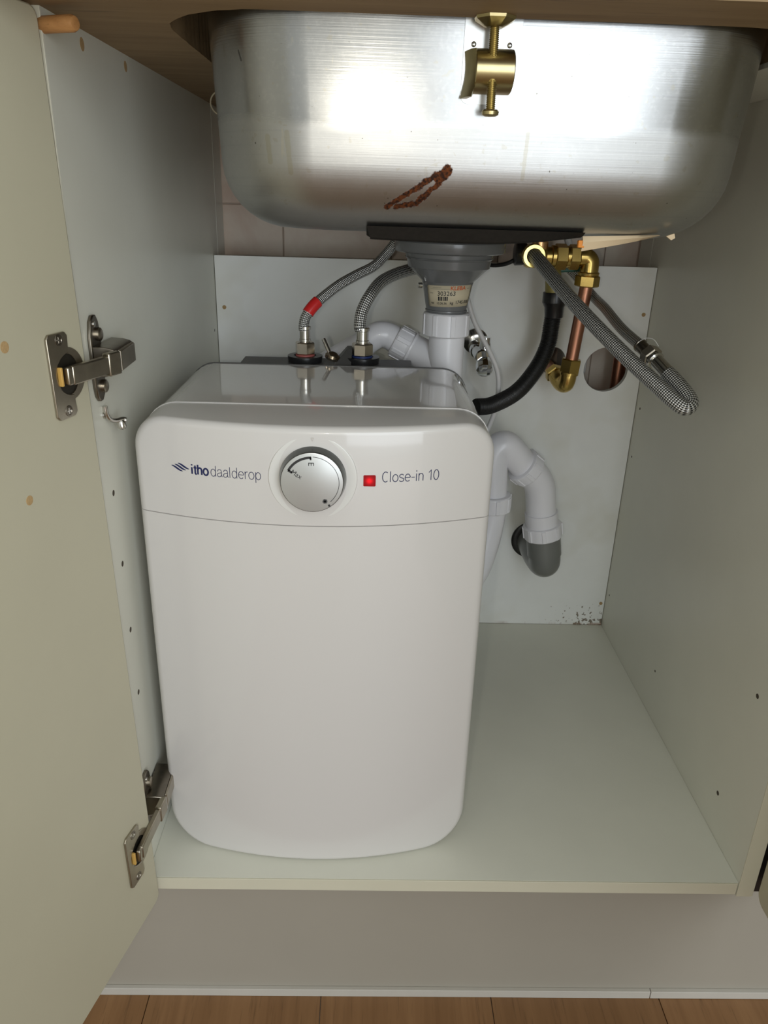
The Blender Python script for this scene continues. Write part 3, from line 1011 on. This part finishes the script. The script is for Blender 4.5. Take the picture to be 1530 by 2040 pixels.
# black collars round the two water connections
for cx in (131.5, 192.5):
    mb = MB().lathe((cx, 281, 437), (0, 0, 1), [(0, 18.0), (5.6, 18.5), (7.2, 18.5), (7.4, 12.0), (4.5, 11.0)], 32)
    build(mb, 'connection_collar', M['black_abs'], parent=wh)

# dial
DC = (158.5, 399.2)
bz_y = yf(DC[0])
mb = MB()
prof = [(0, 34.6), (0.8, 34.2), (1.0, 33.6), (0.25, 28.5), (0.25, 26.6)]
build(MB().lathe((DC[0], bz_y + 1.6, DC[1]), (0, -1, 0), [(-0.5, 34.8)] + [(q[0] + 1.6 - 1.2, q[1]) for q in prof], 64, cap=True), 'dial_bezel', M['bezel'], parent=cp)
build(MB().add([(157.4, bz_y - 0.95, DC[1] + 33.0), (159.6, bz_y - 0.95, DC[1] + 33.0), (158.5, bz_y - 0.75, DC[1] + 30.2)], [(0, 2, 1)]), 'dial_pointer', M['white_shell'], parent=cp, sm=False)
dial = build(MB().lathe((DC[0], bz_y + 0.5, DC[1]), (0, -1, 0), [(0, 26.2), (2, 26.0), (8.6, 24.6), (9.6, 24.2)], 64), 'dial_knob', M['knob_side'], parent=wh, angle=30)
FY = bz_y - 9.35
build(MB().lathe((DC[0], FY + 0.3, DC[1]), (0, -1, 0), [(0, 23.9), (0.4, 23.8), (0.6, 23.3)], 64), 'dial_face', M['knob_face'], parent=dial, label='silver dial face with printed scale')
PY = FY - 0.42
def arc_band(mb, r0, r1, a0, a1, n=30):
    vs, fs = [], []
    for k in range(n + 1):
        a = R_(a0 + (a1 - a0) * k / n)
        for r in (r0, r1):
            vs.append((DC[0] + r * math.sin(a), PY, DC[1] + r * math.cos(a)))
    for k in range(n):
        fs.append((2 * k, 2 * k + 1, 2 * k + 3, 2 * k + 2))
    mb.add(vs, fs)
mb = MB()
arc_band(mb, 19.3, 21.2, -62, -1)
arc_band(mb, 16.6, 20.5, -64.5, -59, 3)
arc_band(mb, 18.3, 20.5, -4.5, -0.5, 3)
arc_band(mb, 20.6, 21.0, 2, 137, 60)
# frost mark and end dot
for k in range(6):
    a = R_(30 * k)
    ux, uz = math.cos(a), math.sin(a)
    c = (DC[0] + 10.0, DC[1] - 15.0)
    w_ = 0.28
    q = [(c[0] + ux * 2 - uz * w_, PY, c[1] + uz * 2 + ux * w_), (c[0] + ux * 2 + uz * w_, PY, c[1] + uz * 2 - ux * w_),
         (c[0] - ux * 2 + uz * w_, PY, c[1] - uz * 2 - ux * w_), (c[0] - ux * 2 - uz * w_, PY, c[1] - uz * 2 + ux * w_)]
    if k % 2 == 0 or True:
        mb.add(q, [(0, 1, 2, 3)])
n_ = 16
cd = (DC[0] + 13.2, DC[1] - 18.4)
mb.add([(cd[0] + 0.95 * math.cos(2 * math.pi * k / n_), PY, cd[1] + 0.95 * math.sin(2 * math.pi * k / n_)) for k in range(n_)], [tuple(range(n_))])
def rot_txt(cx, cz, ang):
    ca, sa = math.cos(R_(ang)), math.sin(R_(ang))
    return lambda u, v: (cx + u * ca - v * sa, PY, cz + u * sa + v * ca)
lettering(mb, text_geo('E', 2.5, 0.0), rot_txt(DC[0] - 2.6, DC[1] + 16.2, -90))
lettering(mb, text_geo('Max', 8.8, 0.0), rot_txt(DC[0] - 16.2, DC[1] + 7.4, -33))
build(mb, 'dial_print', M['ink_black'], parent=dial, sm=False)

# red indicator lamp
ly = yf(202.5)
lp_ = MB().plate([rrect(-4.9, 4.9, -4.6, 4.6, 1.0, 4)], (202.5, ly + 0.8, 397.5), (1, 0, 0), (0, 0, 1), 1.3)
build(lp_, 'indicator_lamp', M['led'], parent=wh, bev=0.3, label='glowing red square lamp')

# printed marks on the curved front
def front_fn(x0, z0):
    return lambda u, v: (x0 + u, yf(x0 + u) - 0.12, z0 + v)
def earc(cx, cy, rx, ry, a0, a1, n=20):
    return [(cx + rx * math.cos(R_(a0 + (a1 - a0) * k / n)), cy + ry * math.sin(R_(a0 + (a1 - a0) * k / n))) for k in range(n + 1)]
def sm2(pts):
    return [(q.x, q.y) for q in smooth([(x, y, 0) for x, y in pts], 5)]
HUMP = earc(0.375, 0.66, 0.275, 0.335, 180, 0, 14) + [(0.65, 0)]
GLYPH = {   # stroke letters: x-height 1; (advance, strokes)
    'C': (0.98, [earc(0.48, 0.7, 0.40, 0.68, 52, 308, 26)]),
    'l': (0.34, [[(0.12, 1.44), (0.12, 0.0)]]),
    'o': (0.88, [earc(0.42, 0.5, 0.34, 0.49, 0, 360, 28)]),
    's': (0.74, [sm2([(0.60, 0.84), (0.48, 0.97), (0.27, 0.98), (0.10, 0.84), (0.13, 0.62), (0.38, 0.50), (0.60, 0.38), (0.62, 0.15), (0.45, 0.02), (0.22, 0.02), (0.06, 0.16)])]),
    'e': (0.82, [[(0.06, 0.52), (0.72, 0.52)], earc(0.40, 0.5, 0.33, 0.49, 2, 318, 24)]),
    '-': (0.60, [[(0.06, 0.52), (0.50, 0.52)]]),
    'i': (0.34, [[(0.12, 0), (0.12, 1.0)], [(0.12, 1.26), (0.12, 1.44)]]),
    'n': (0.84, [[(0.10, 0), (0.10, 1.0)], HUMP]),
    'h': (0.84, [[(0.10, 0), (0.10, 1.44)], HUMP]),
    '1': (0.62, [[(0.06, 1.06), (0.36, 1.38), (0.36, 0)]]),
    '0': (0.86, [earc(0.42, 0.69, 0.33, 0.69, 0, 360, 28)]),
    't': (0.56, [[(0.26, 1.30), (0.26, 0.22)] + sm2([(0.26, 0.22), (0.30, 0.06), (0.46, 0.02)]), [(0.04, 0.96), (0.48, 0.96)]]),
    'd': (0.86, [earc(0.38, 0.5, 0.31, 0.49, 0, 360, 28), [(0.69, 0), (0.69, 1.44)]]),
    'p': (0.86, [earc(0.42, 0.5, 0.31, 0.49, 0, 360, 28), [(0.10, 1.0), (0.10, -0.42)]]),
    'a': (0.80, [sm2([(0.10, 0.74), (0.20, 0.94), (0.38, 0.99), (0.56, 0.92), (0.62, 0.72)]) + [(0.62, 0.18), (0.72, 0.02)],
                 sm2([(0.62, 0.60), (0.44, 0.55), (0.20, 0.48), (0.07, 0.27), (0.16, 0.05), (0.36, 0.02), (0.54, 0.14), (0.62, 0.34)])]),
    'r': (0.50, [[(0.10, 0), (0.10, 1.0)], sm2([(0.10, 0.60), (0.16, 0.84), (0.28, 0.96), (0.46, 0.98)])]),
    ' ': (0.50, []),
}
def stroke_text(mb, body, width, weight, fn):
    total = sum(GLYPH[c][0] for c in body)
    k = width / total
    x = 0.0
    for c in body:
        adv, strokes = GLYPH[c]
        for st in strokes:
            P = [Vector((q[0] + x, q[1])) for q in st]
            closed = (P[0] - P[-1]).length < 1e-4
            L, Rr = [], []
            m = len(P)
            for i in range(m):
                a = P[i - 1] if i > 0 else (P[-2] if closed else P[0])
                b = P[i + 1] if i < m - 1 else (P[1] if closed else P[-1])
                if i == 0 and not closed:
                    a = P[0] * 2 - P[1]
                if i == m - 1 and not closed:
                    b = P[-1] * 2 - P[-2]
                d0, d1 = (P[i] - a), (b - P[i])
                d0 = d0.normalized() if d0.length > 1e-6 else d1.normalized()
                d1 = d1.normalized() if d1.length > 1e-6 else d0
                t = (d0 + d1).normalized()
                nrm = Vector((-t.y, t.x)) * (weight / 2) / max(0.5, t.dot(d1))
                L.append(P[i] + nrm)
                Rr.append(P[i] - nrm)
            vs = [fn(q.x * k, q.y * k) for q in L] + [fn(q.x * k, q.y * k) for q in Rr]
            mb.add(vs, [(i, m + i, m + i + 1, i + 1) for i in range(m - 1)])
        x += adv
    return mb
build(stroke_text(MB(), 'itho', 14.6, 0.25, front_fn(61.8, 396.4)), 'brand_print_bold', M['ink_blue'], parent=wh, sm=False)
build(stroke_text(MB(), 'daalderop', 41.0, 0.085, front_fn(77.6, 396.2)), 'brand_print', M['ink_navy'], parent=wh, sm=False)
build(stroke_text(MB(), 'Close-in 10', 46.0, 0.11, front_fn(212.2, 396.0)), 'model_print', M['ink_navy'], parent=wh, sm=False)
# wave emblem: three slanted S-shaped stripes
mb = MB()
for j in range(3):
    fnw = front_fn(45.2 + j * 2.75, 401.7 + j * 1.15)
    vs, fs = [], []
    ns = 16
    for k in range(ns + 1):
        t = k / ns
        v = -3.9 * t * t * (3 - 2 * t)
        wd = 0.03 + 1.75 * math.sin(math.pi * t) ** 0.7
        vs += [fnw(9.6 * t, v - wd / 2), fnw(9.6 * t, v + wd / 2)]
    for k in range(ns):
        fs.append((2 * k, 2 * k + 2, 2 * k + 3, 2 * k + 1))
    mb.add(vs, fs)
build(mb, 'wave_emblem', M['ink_blue'], parent=wh, sm=False)

# ================================================================== HOSES ON THE HEATER
def heater_hose(label, base, path, r, washer, nut_r, z0, red=False):
    h = thing('braided_hose', label, 'hose', base, 'braided hoses on the heater')
    x, y, _ = base
    build(MB().lathe((x, y, z0 - 2.2), (0, 0, 1), [(0, nut_r * 0.95), (2.2, nut_r * 0.95)], 28), 'washer', washer, parent=h)
    build(MB().hexnut((x, y, z0), (x, y, z0 + 13), nut_r), 'union_nut', M['nickel'], parent=h, angle=20)
    fe = [(0, r * 0.9), (1.0, r * 0.9), (1.4, r * 1.12), (3.6, r * 1.12), (4.0, r * 1.02), (13, r * 1.02), (13.6, r * 1.18), (16.5, r * 1.18), (17, r)]
    build(MB().lathe((x, y, z0 + 12.5), (0, 0, 1), fe, 24), 'crimp_ferrule', M['ferrule'], parent=h, angle=25)
    pts = smooth(path, 10)
    build(MB().tube(pts, r, 20), 'braid', M['braid'], parent=h, angle=80)
    return h, pts
pa = [(130.5, 280, 470), (130.5, 280.5, 476), (132.5, 282, 484), (139, 286, 493.5), (148.2, 292, 502), (166, 305, 514.8), (184.4, 318, 524.4), (203, 330, 533.2), (216.5, 340, 545.9), (226, 345, 557.3), (236, 350, 570)]
h1, pts = heater_hose('braided steel hose with red band curving left of the drain', (131.5, 281, 442), pa, 5.4, M['red_washer'], 10.6, 445.5)
seg = [p for p in pts if 487.0 < p.z < 499.5]
build(MB().tube(seg, 6.3, 24), 'red_band', M['red_band'], parent=h1)
pb_ = [(190.8, 280, 472), (189.5, 280, 478), (191.9, 284, 492), (200, 292, 507.2), (211, 307, 519), (226.5, 326, 525.6), (245, 346, 529.5), (266, 366, 532)]
heater_hose('thicker plain braided steel hose curving behind the drain funnel', (192.5, 281, 442), pb_, 6.4, M['blue_washer'], 11.6, 445.5)

# ================================================================== INLET VALVE, COPPER, BIG HOSE
vz, vy = 544.0, 400.0
va = thing('inlet_valve', 'yellow brass inlet valve assembly under the sink on the right', 'valve', (420, 400, 500))
build(MB().lathe((380, vy, vz), (1, 0, 0), [(0, 12), (3, 13.5), (20, 13.5), (24, 11), (30, 11), (31, 13), (35, 13)], 32), 'valve_body', M['brass'], parent=va, angle=30)
build(MB().lathe((384, 404, vz + 2), (0, -1, 0), [(0, 11), (26, 11), (28, 12.6), (38, 12.8), (39.2, 12.2), (39.2, 8.6), (30, 8.4)], 36), 'outlet_ring', M['brass_bright'], parent=va, angle=30)
build(MB().lathe((384, 365.5, vz + 2), (0, -1, 0), [(0, 8.3), (0.6, 8.3)], 24), 'outlet_bore', M['hole'], parent=va)
build(MB().lathe((396, 398, vz + 8), (0, 0, 1), [(0, 9.5), (8, 9.5), (9, 8.5), (13, 8)], 28), 'top_cap', M['copper_cap'], parent=va, angle=30)
build(MB().hexnut((415, vy, vz), (429, vy, vz), 15.0), 'union_nut', M['brass'], parent=va, angle=20)
build(MB().lathe((428.5, vy, vz), (1, 0, 0), [(0, 12.5), (4, 12.5)], 28), 'union_ring', M['brass'], parent=va)
build(MB().hexnut((431.5, vy, vz), (444, vy, vz), 14.6), 'union_nut', M['brass'], parent=va, angle=20)
build(MB().tube([(443, vy, vz)] + smooth([(448, vy, vz), (453, vy, vz - 0.6), (456.5, vy, vz - 4), (457.3, vy, vz - 9), (457.2, vy, vz - 19)], 6), lambda t: 10.5 + 0.8 * t, 28), 'elbow', M['brass'], parent=va)
build(MB().lathe((457.2, vy, 524), (0, 0, 1), [(0, 12.4), (3, 12.8), (4, 11.5)], 28), 'elbow_collar', M['brass'], parent=va)
build(MB().hexnut((456.6, vy, 511), (457, vy, 524), 14.4), 'compression_nut', M['brass'], parent=va, angle=20)
build(MB().lathe((381, 402, vz + 2), (-1, 0, 0), [(0, 12), (4, 13), (12, 13.5), (13, 12)], 24), 'check_knob', M['black_abs'], parent=va)
build(MB().tube(smooth([(372, 408, 540), (362, 412, 534), (350, 418, 531), (335, 425, 531)], 5), 2.4, 12), 'thin_lead', M['black_rubber'], parent=va)
build(MB().obox((418, 418, 524), (40, 0, 3), (0, 9, 0), (0, 0, 8)), 'green_lever', M['green'], parent=va, bev=1.5)
build(MB().tube([(418, 419, 536), (423.5, 420, 498)], lambda t: 9.0 + 1.5 * t, 24), 'brass_tail', M['olive'], parent=va)

cu = thing('copper_pipe', 'short brown copper pipe dropping from the brass valve to an elbow', 'pipe', (450, 400, 385))
build(MB().tube([(457, vy, 516), (449.3, vy, 416)], 7.7, 24), 'pipe', M['copper'], parent=cu)
build(MB().hexnut((450.0, vy, 425), (448.6, vy, 408), 13.0), 'compression_nut', M['brass'], parent=cu, angle=20)
build(MB().lathe((448.6, vy, 409), (-0.05, 0, -1), [(0, 11.5), (3.5, 11.5), (4, 10.2)], 24), 'elbow_collar', M['brass'], parent=cu)
build(MB().tube(smooth([(448.4, 400, 409), (447.8, 400.5, 399), (446.5, 404, 392.5), (444, 412, 391.5), (441, 421, 395), (438.6, 430, 399)], 6), lambda t: 9.8 + 0.7 * math.sin(math.pi * t), 24), 'elbow', M['brass'], parent=cu)
build(MB().hexnut((439.5, 427, 398), (437.5, 436, 401.5), 12.4), 'rear_nut', M['brass'], parent=cu, angle=20)
build(MB().tube([(438, 434, 400.5), (436, 520, 406)], 7.7, 20), 'wall_stub', M['copper'], parent=cu)

hc = thing('braided_hose', 'large looped braided steel hose reaching forward from the brass valve', 'hose', (450, 270, 415))
path = [(384, 372, 546.5), (385.5, 360, 544.5), (393.5, 338, 533.5), (410.3, 302, 511.5), (431, 266, 488.4), (459.4, 226, 460.4), (483, 195, 439.6), (496, 179, 428.5), (505, 173.5, 424), (510.5, 178, 428.5), (506, 191, 437.8), (496, 210, 449.5)]
ptc = smooth(path, 10)
build(MB().tube(ptc, 7.8, 24), 'braid', M['braid_big'], parent=hc, angle=80)
q = smooth([(497, 208, 448.5), (491, 222, 456), (486, 234, 461.5)], 5)
build(MB().tube(q, 7.2, 20), 'crimp_sleeve', M['ferrule'], parent=hc)
d_ = (Vector((480, 250, 468)) - Vector((487, 231, 460))).normalized()
p_ = Vector((487.5, 230, 459.6))
build(MB().hexnut(p_, p_ + d_ * 11, 10.8), 'union_nut', M['nickel'], parent=hc, angle=20)
build(MB().lathe(p_ - d_ * 5, d_, [(0, 8), (1, 9), (3.8, 9), (4.2, 7.5), (5.2, 7.5)], 24), 'nut_ring', M['ferrule'], parent=hc)
build(MB().lathe(p_ + d_ * 10.5, d_, [(0, 6.6), (13, 6.6), (13.5, 7.2), (15, 7.2)], 20), 'return_ferrule', M['hinge_dark'], parent=hc)
build(MB().tube(smooth([(479.5, 251, 468.7), (473, 300, 478.5), (470.5, 360, 491.5), (473, 420, 497), (459, 437, 514), (445, 440, 527)], 8), 5.6, 20), 'return_braid', M['braid'], parent=hc, angle=80)
build(MB().tube(smooth([(474, 243, 474), (480, 238, 478.5), (486, 234, 478), (491, 231, 472)], 6), 0.35, 6), 'tag_loop', M['cable'], parent=hc)

bh = thing('drain_hose', 'black ribbed rubber hose bending down behind the water heater', 'hose', (390, 400, 360))
path = smooth([(425.8, 420, 482), (424.6, 420, 460.8), (421.9, 418, 436.4), (409.3, 410, 409.4), (385.1, 395, 383.6), (352, 372, 371.8), (330, 360, 371.5)], 110)
Lc = 0.0
rib_mb = MB()
rib_mb.tube(path, lambda t: 9.9 + 0.45 * math.sin(t * 2 * math.pi * 95), 20)
build(rib_mb, 'ribbed_hose', M['black_rubber'], parent=bh, angle=80)
build(MB().lathe((424.6, 420, 502), (0.06, 0, -1), [(0, 14.0), (1, 14.5), (12, 15.0), (18, 12.0), (30, 11.2), (31, 10)], 16), 'hose_nut', M['black_abs'], parent=bh, angle=25)

build(MB().tube(smooth([(306, 395, 522), (315, 400, 496.4), (326, 400, 467.3), (347.3, 400, 431.5), (359, 400, 408), (362.5, 400, 385), (360, 400, 355), (352, 400, 328)], 8), 3.1, 14),
      'power_cable', M['cable'], label='thin white power cable hanging right of the drain pipe', cat='cable')
build(MB().tube(smooth([(445, 520, 620), (447, 512, 585), (452, 500, 560), (462, 492, 535)], 8), 4.5, 14),
      'white_tube', M['cable'], label='white tube behind the brass valve elbow', cat='tube')

cv = thing('stop_valve', 'chrome stop valve on the back panel beside the drain pipe', 'valve', (345, 460, 398))
build(MB().lathe((340, 479.9, 430), (0, -1, 0), [(0, 17), (2, 16.5), (5, 11), (6, 9)], 32), 'wall_rosette', M['ferrule'], parent=cv)
build(MB().lathe((338.5, 477, 424), (0.12, -1, -0.12), [(0, 8.5), (14, 8.5), (15, 10), (22, 10), (23, 8.8), (44, 8.8), (46, 7.5)], 28), 'valve_body', M['chrome'], parent=cv, angle=30)
build(MB().lathe((347, 440, 418), (0.02, 0, 1), [(0, 7.6), (16, 7.2), (18, 6.4), (24, 6.2)], 24), 'outlet_stub', M['chrome'], parent=cv)
build(MB().lathe((347, 441, 414), (0.0, -1, -0.75), [(0, 8.5), (4, 9.5), (12, 10.8), (19, 10.8), (22, 9.0), (23, 5.5)], 10), 'knob', M['chrome'], parent=cv, angle=28)

# pipes seen through the service hole
build(MB().tube([(553, 530, -14), (553, 530, 480)], 9, 20), 'service_pipe', M['copper'], label='brown pipe seen through the round hole in the back panel', cat='pipe')
build(MB().box(470, 506, 525, 560, 380, 480), 'socket_box', M['cable'], sm=False, bev=4, label='pale box edge seen through the round hole in the back panel', cat='box')

# ================================================================== HINGES AND SMALL HARDWARE
def hinge(label, zc, panel_z):
    z = panel_z
    # body clipped to the mounting plate
    prof = [(2, -11), (11, -10.5), (16.5, -9), (18.5, -7.5), (18.5, 7.5), (16.5, 9), (11, 10.5), (2, 11)]
    vs = [(x, 13 + (x - 2) * 0.15, z + dz) for x, dz in prof] + [(x - 1.0, 60, z + dz * 0.92) for x, dz in prof]
    nb = len(prof)
    fs = [tuple(range(nb)), tuple(reversed(range(nb, 2 * nb)))] + [((k + 1) % nb, k, k + nb, (k + 1) % nb + nb) for k in range(nb)]
    h = build(MB().add(vs, fs), 'hinge', M['hinge_dark'], parent=cab, bev=0.6, angle=25, label=label)
    e = door_edge(zc)
    ez = (door_edge(zc + 10) - door_edge(zc)) / 10
    sg = -1 if DV.cross(ez).dot(DN) < 0 else 1
    # round cup rim, then the screw plate that wraps it
    rim = [circle2(21.5, 0, 17.6, 40), [(22.5 + 11.5 * math.cos(2 * math.pi * k / 32), 13.6 * math.sin(2 * math.pi * k / 32)) for k in range(32)]]
    build(MB().plate(rim, e + DN * 0.05, DV, ez, 1.1 * sg), 'cup_rim', M['hinge'], parent=h, bev=0.3, angle=30)
    arc = [(18.0 + 18.0 * math.cos(R_(a)), 14.2 * math.sin(R_(a))) for a in range(84, -85, -12)]
    lp = [(19.0, 25.5), (21.5, 28), (38, 28), (40.7, 25.5), (40.7, -25.5), (38, -28), (21.5, -28), (19.0, -25.5)] + arc[::-1]
    build(MB().plate([lp[::-1]], e + DN * 0.1, DV, ez, 1.9 * sg), 'cup_plate', M['hinge'], parent=h, bev=0.5, angle=30)
    cupmb = MB().plate([circle2(22.5, 0, 16.2, 32)], e + DN * 0.05, DV, ez, 0.3 * sg)
    build(cupmb, 'cup_floor', M['hinge_cup'], parent=h, sm=False)
    for dz in (-23.5, 23.5):
        c = dpt(28.5, zc + dz, 1.9)
        build(MB().lathe(c, DN, [(0, 3.9), (0.4, 3.7), (0.5, 2.6), (0.2, 2.4)], 20), 'screw', M['hinge_dark'], parent=h)
        mbs = MB()
        for vec in (DV, Vector((0, 0, 1))):
            other = Vector((0, 0, 1)) if vec is DV else DV
            mbs.obox(c + DN * 0.15 - vec * 2.0 - other * 0.4, vec * 4.0, other * 0.8, DN * 0.25)
        build(mbs, 'screw_cross', M['ferrule'], parent=h, sm=False)
    build(MB().obox(dpt(33.0, zc - 6.2, 0.3), -DV * 2.0, Vector((0, 0, 12.5)), DN * 3.2), 'damper_pad', M['ochre'], parent=h, bev=0.4)
    # swinging arm: a channel from the cup to the body
    a0, a1 = dpt(29.5, zc, 3.2), Vector((15.5, 14, panel_z))
    d = (a1 - a0)
    L = d.length
    d.normalize()
    up = Vector((0, 0, 1))
    sd = d.cross(up).normalized()
    mb = MB()
    mb.obox(a0 - up * 6.0 - sd * 1.2, d * (L * 0.12), up * 12.0, sd * 4.5)
    mb.obox(a0 + d * (L * 0.08) - up * 6.3 - sd * 1.0, d * (L * 0.78), up * 12.6, sd * 5)
    mb.obox(a0 + d * (L * 0.82) - up * 8.2 - sd * 1.2, d * (L * 0.26), up * 16.4, sd * 6)
    build(mb, 'hinge_arm', M['hinge'], parent=h, bev=1.0)
    build(MB().add([(18.5, 20, z - 8), (17.6, 58, z - 7.5), (17.6, 58, z + 7.5), (18.5, 20, z + 8), (20.4, 21, z - 7), (19.6, 57, z - 6.6), (19.6, 57, z + 6.6), (20.4, 21, z + 7)],
                   [(0, 1, 2, 3), (7, 6, 5, 4), (4, 5, 1, 0), (5, 6, 2, 1), (6, 7, 3, 2), (7, 4, 0, 3)]), 'cover_cap', M['hinge'], parent=h, bev=0.4)
    build(MB().obox((18.3, 16.5, z - 7), (2.2, 0, 0), (0, 2.6, 0), (0, 0, 14)), 'adjust_tab', M['ferrule'], parent=h, bev=0.4)
    # winged mounting plate on the side panel
    wing = [(12, -18), (14, -26), (18, -30), (24, -30), (29, -26), (32, -18), (32, 18), (30, 27), (26, 32), (20, 32), (15, 28), (12, 18)]
    build(MB().plate([wing], (0, 0, z), (0, 1, 0), (0, 0, 1), 3.2), 'mounting_plate', M['hinge_dark'], parent=h, bev=1.0)
    for dz in (18, -20):
        build(MB().lathe((3.0, 26, z + dz), (1, 0, 0), [(0, 4.8), (2.2, 4.8), (3.0, 3.6), (3.2, 1.0)], 20), 'plate_screw', M['hinge'], parent=h)
    build(MB().lathe((3.0, 20, z + 26), (1, 0, 0), [(0, 2.2), (1.0, 2.0)], 16), 'adjuster', M['ferrule'], parent=h)
    return h
hinge('upper nickel door hinge opened out above the shelf pin', 487.5, 487)
hinge('lower nickel door hinge opened out beside the heater base', 66, 75)

pin = thing('shelf_pin', 'small bent metal shelf support pin below the upper hinge', 'shelf pin', (4, 34, 430))
build(MB().tube(smooth([(1.6, 27.5, 451), (2.0, 28, 445), (3.2, 31, 440), (5.5, 36, 437.5), (9, 42, 437), (11, 43.5, 436)], 5), lambda t: 2.2 - 0.5 * math.sin(math.pi * t), 12), 'bracket_arm', M['ferrule'], parent=pin)
build(MB().lathe((8, 40.5, 437), (0.1, 0.1, -1), [(0, 2.0), (2, 3.4), (6, 3.4), (7.5, 2.2)], 16), 'pin_tip', M['ferrule'], parent=pin)
build(MB().lathe((0.05, 28, 444), (1, 0, 0), [(0, 3.0), (1.2, 2.8)], 14), 'pin_base', M['ferrule'], parent=pin)

build(MB().lathe((-3, 4, 692.5), (0.93, -0.36, 0.0), [(0, 4.3), (3, 4.7), (25, 4.7), (27, 3.8), (27.4, 2.5)], 20), 'wooden_dowel', M['dowel'],
      label='short orange-brown wooden dowel at the top left corner', cat='dowel')
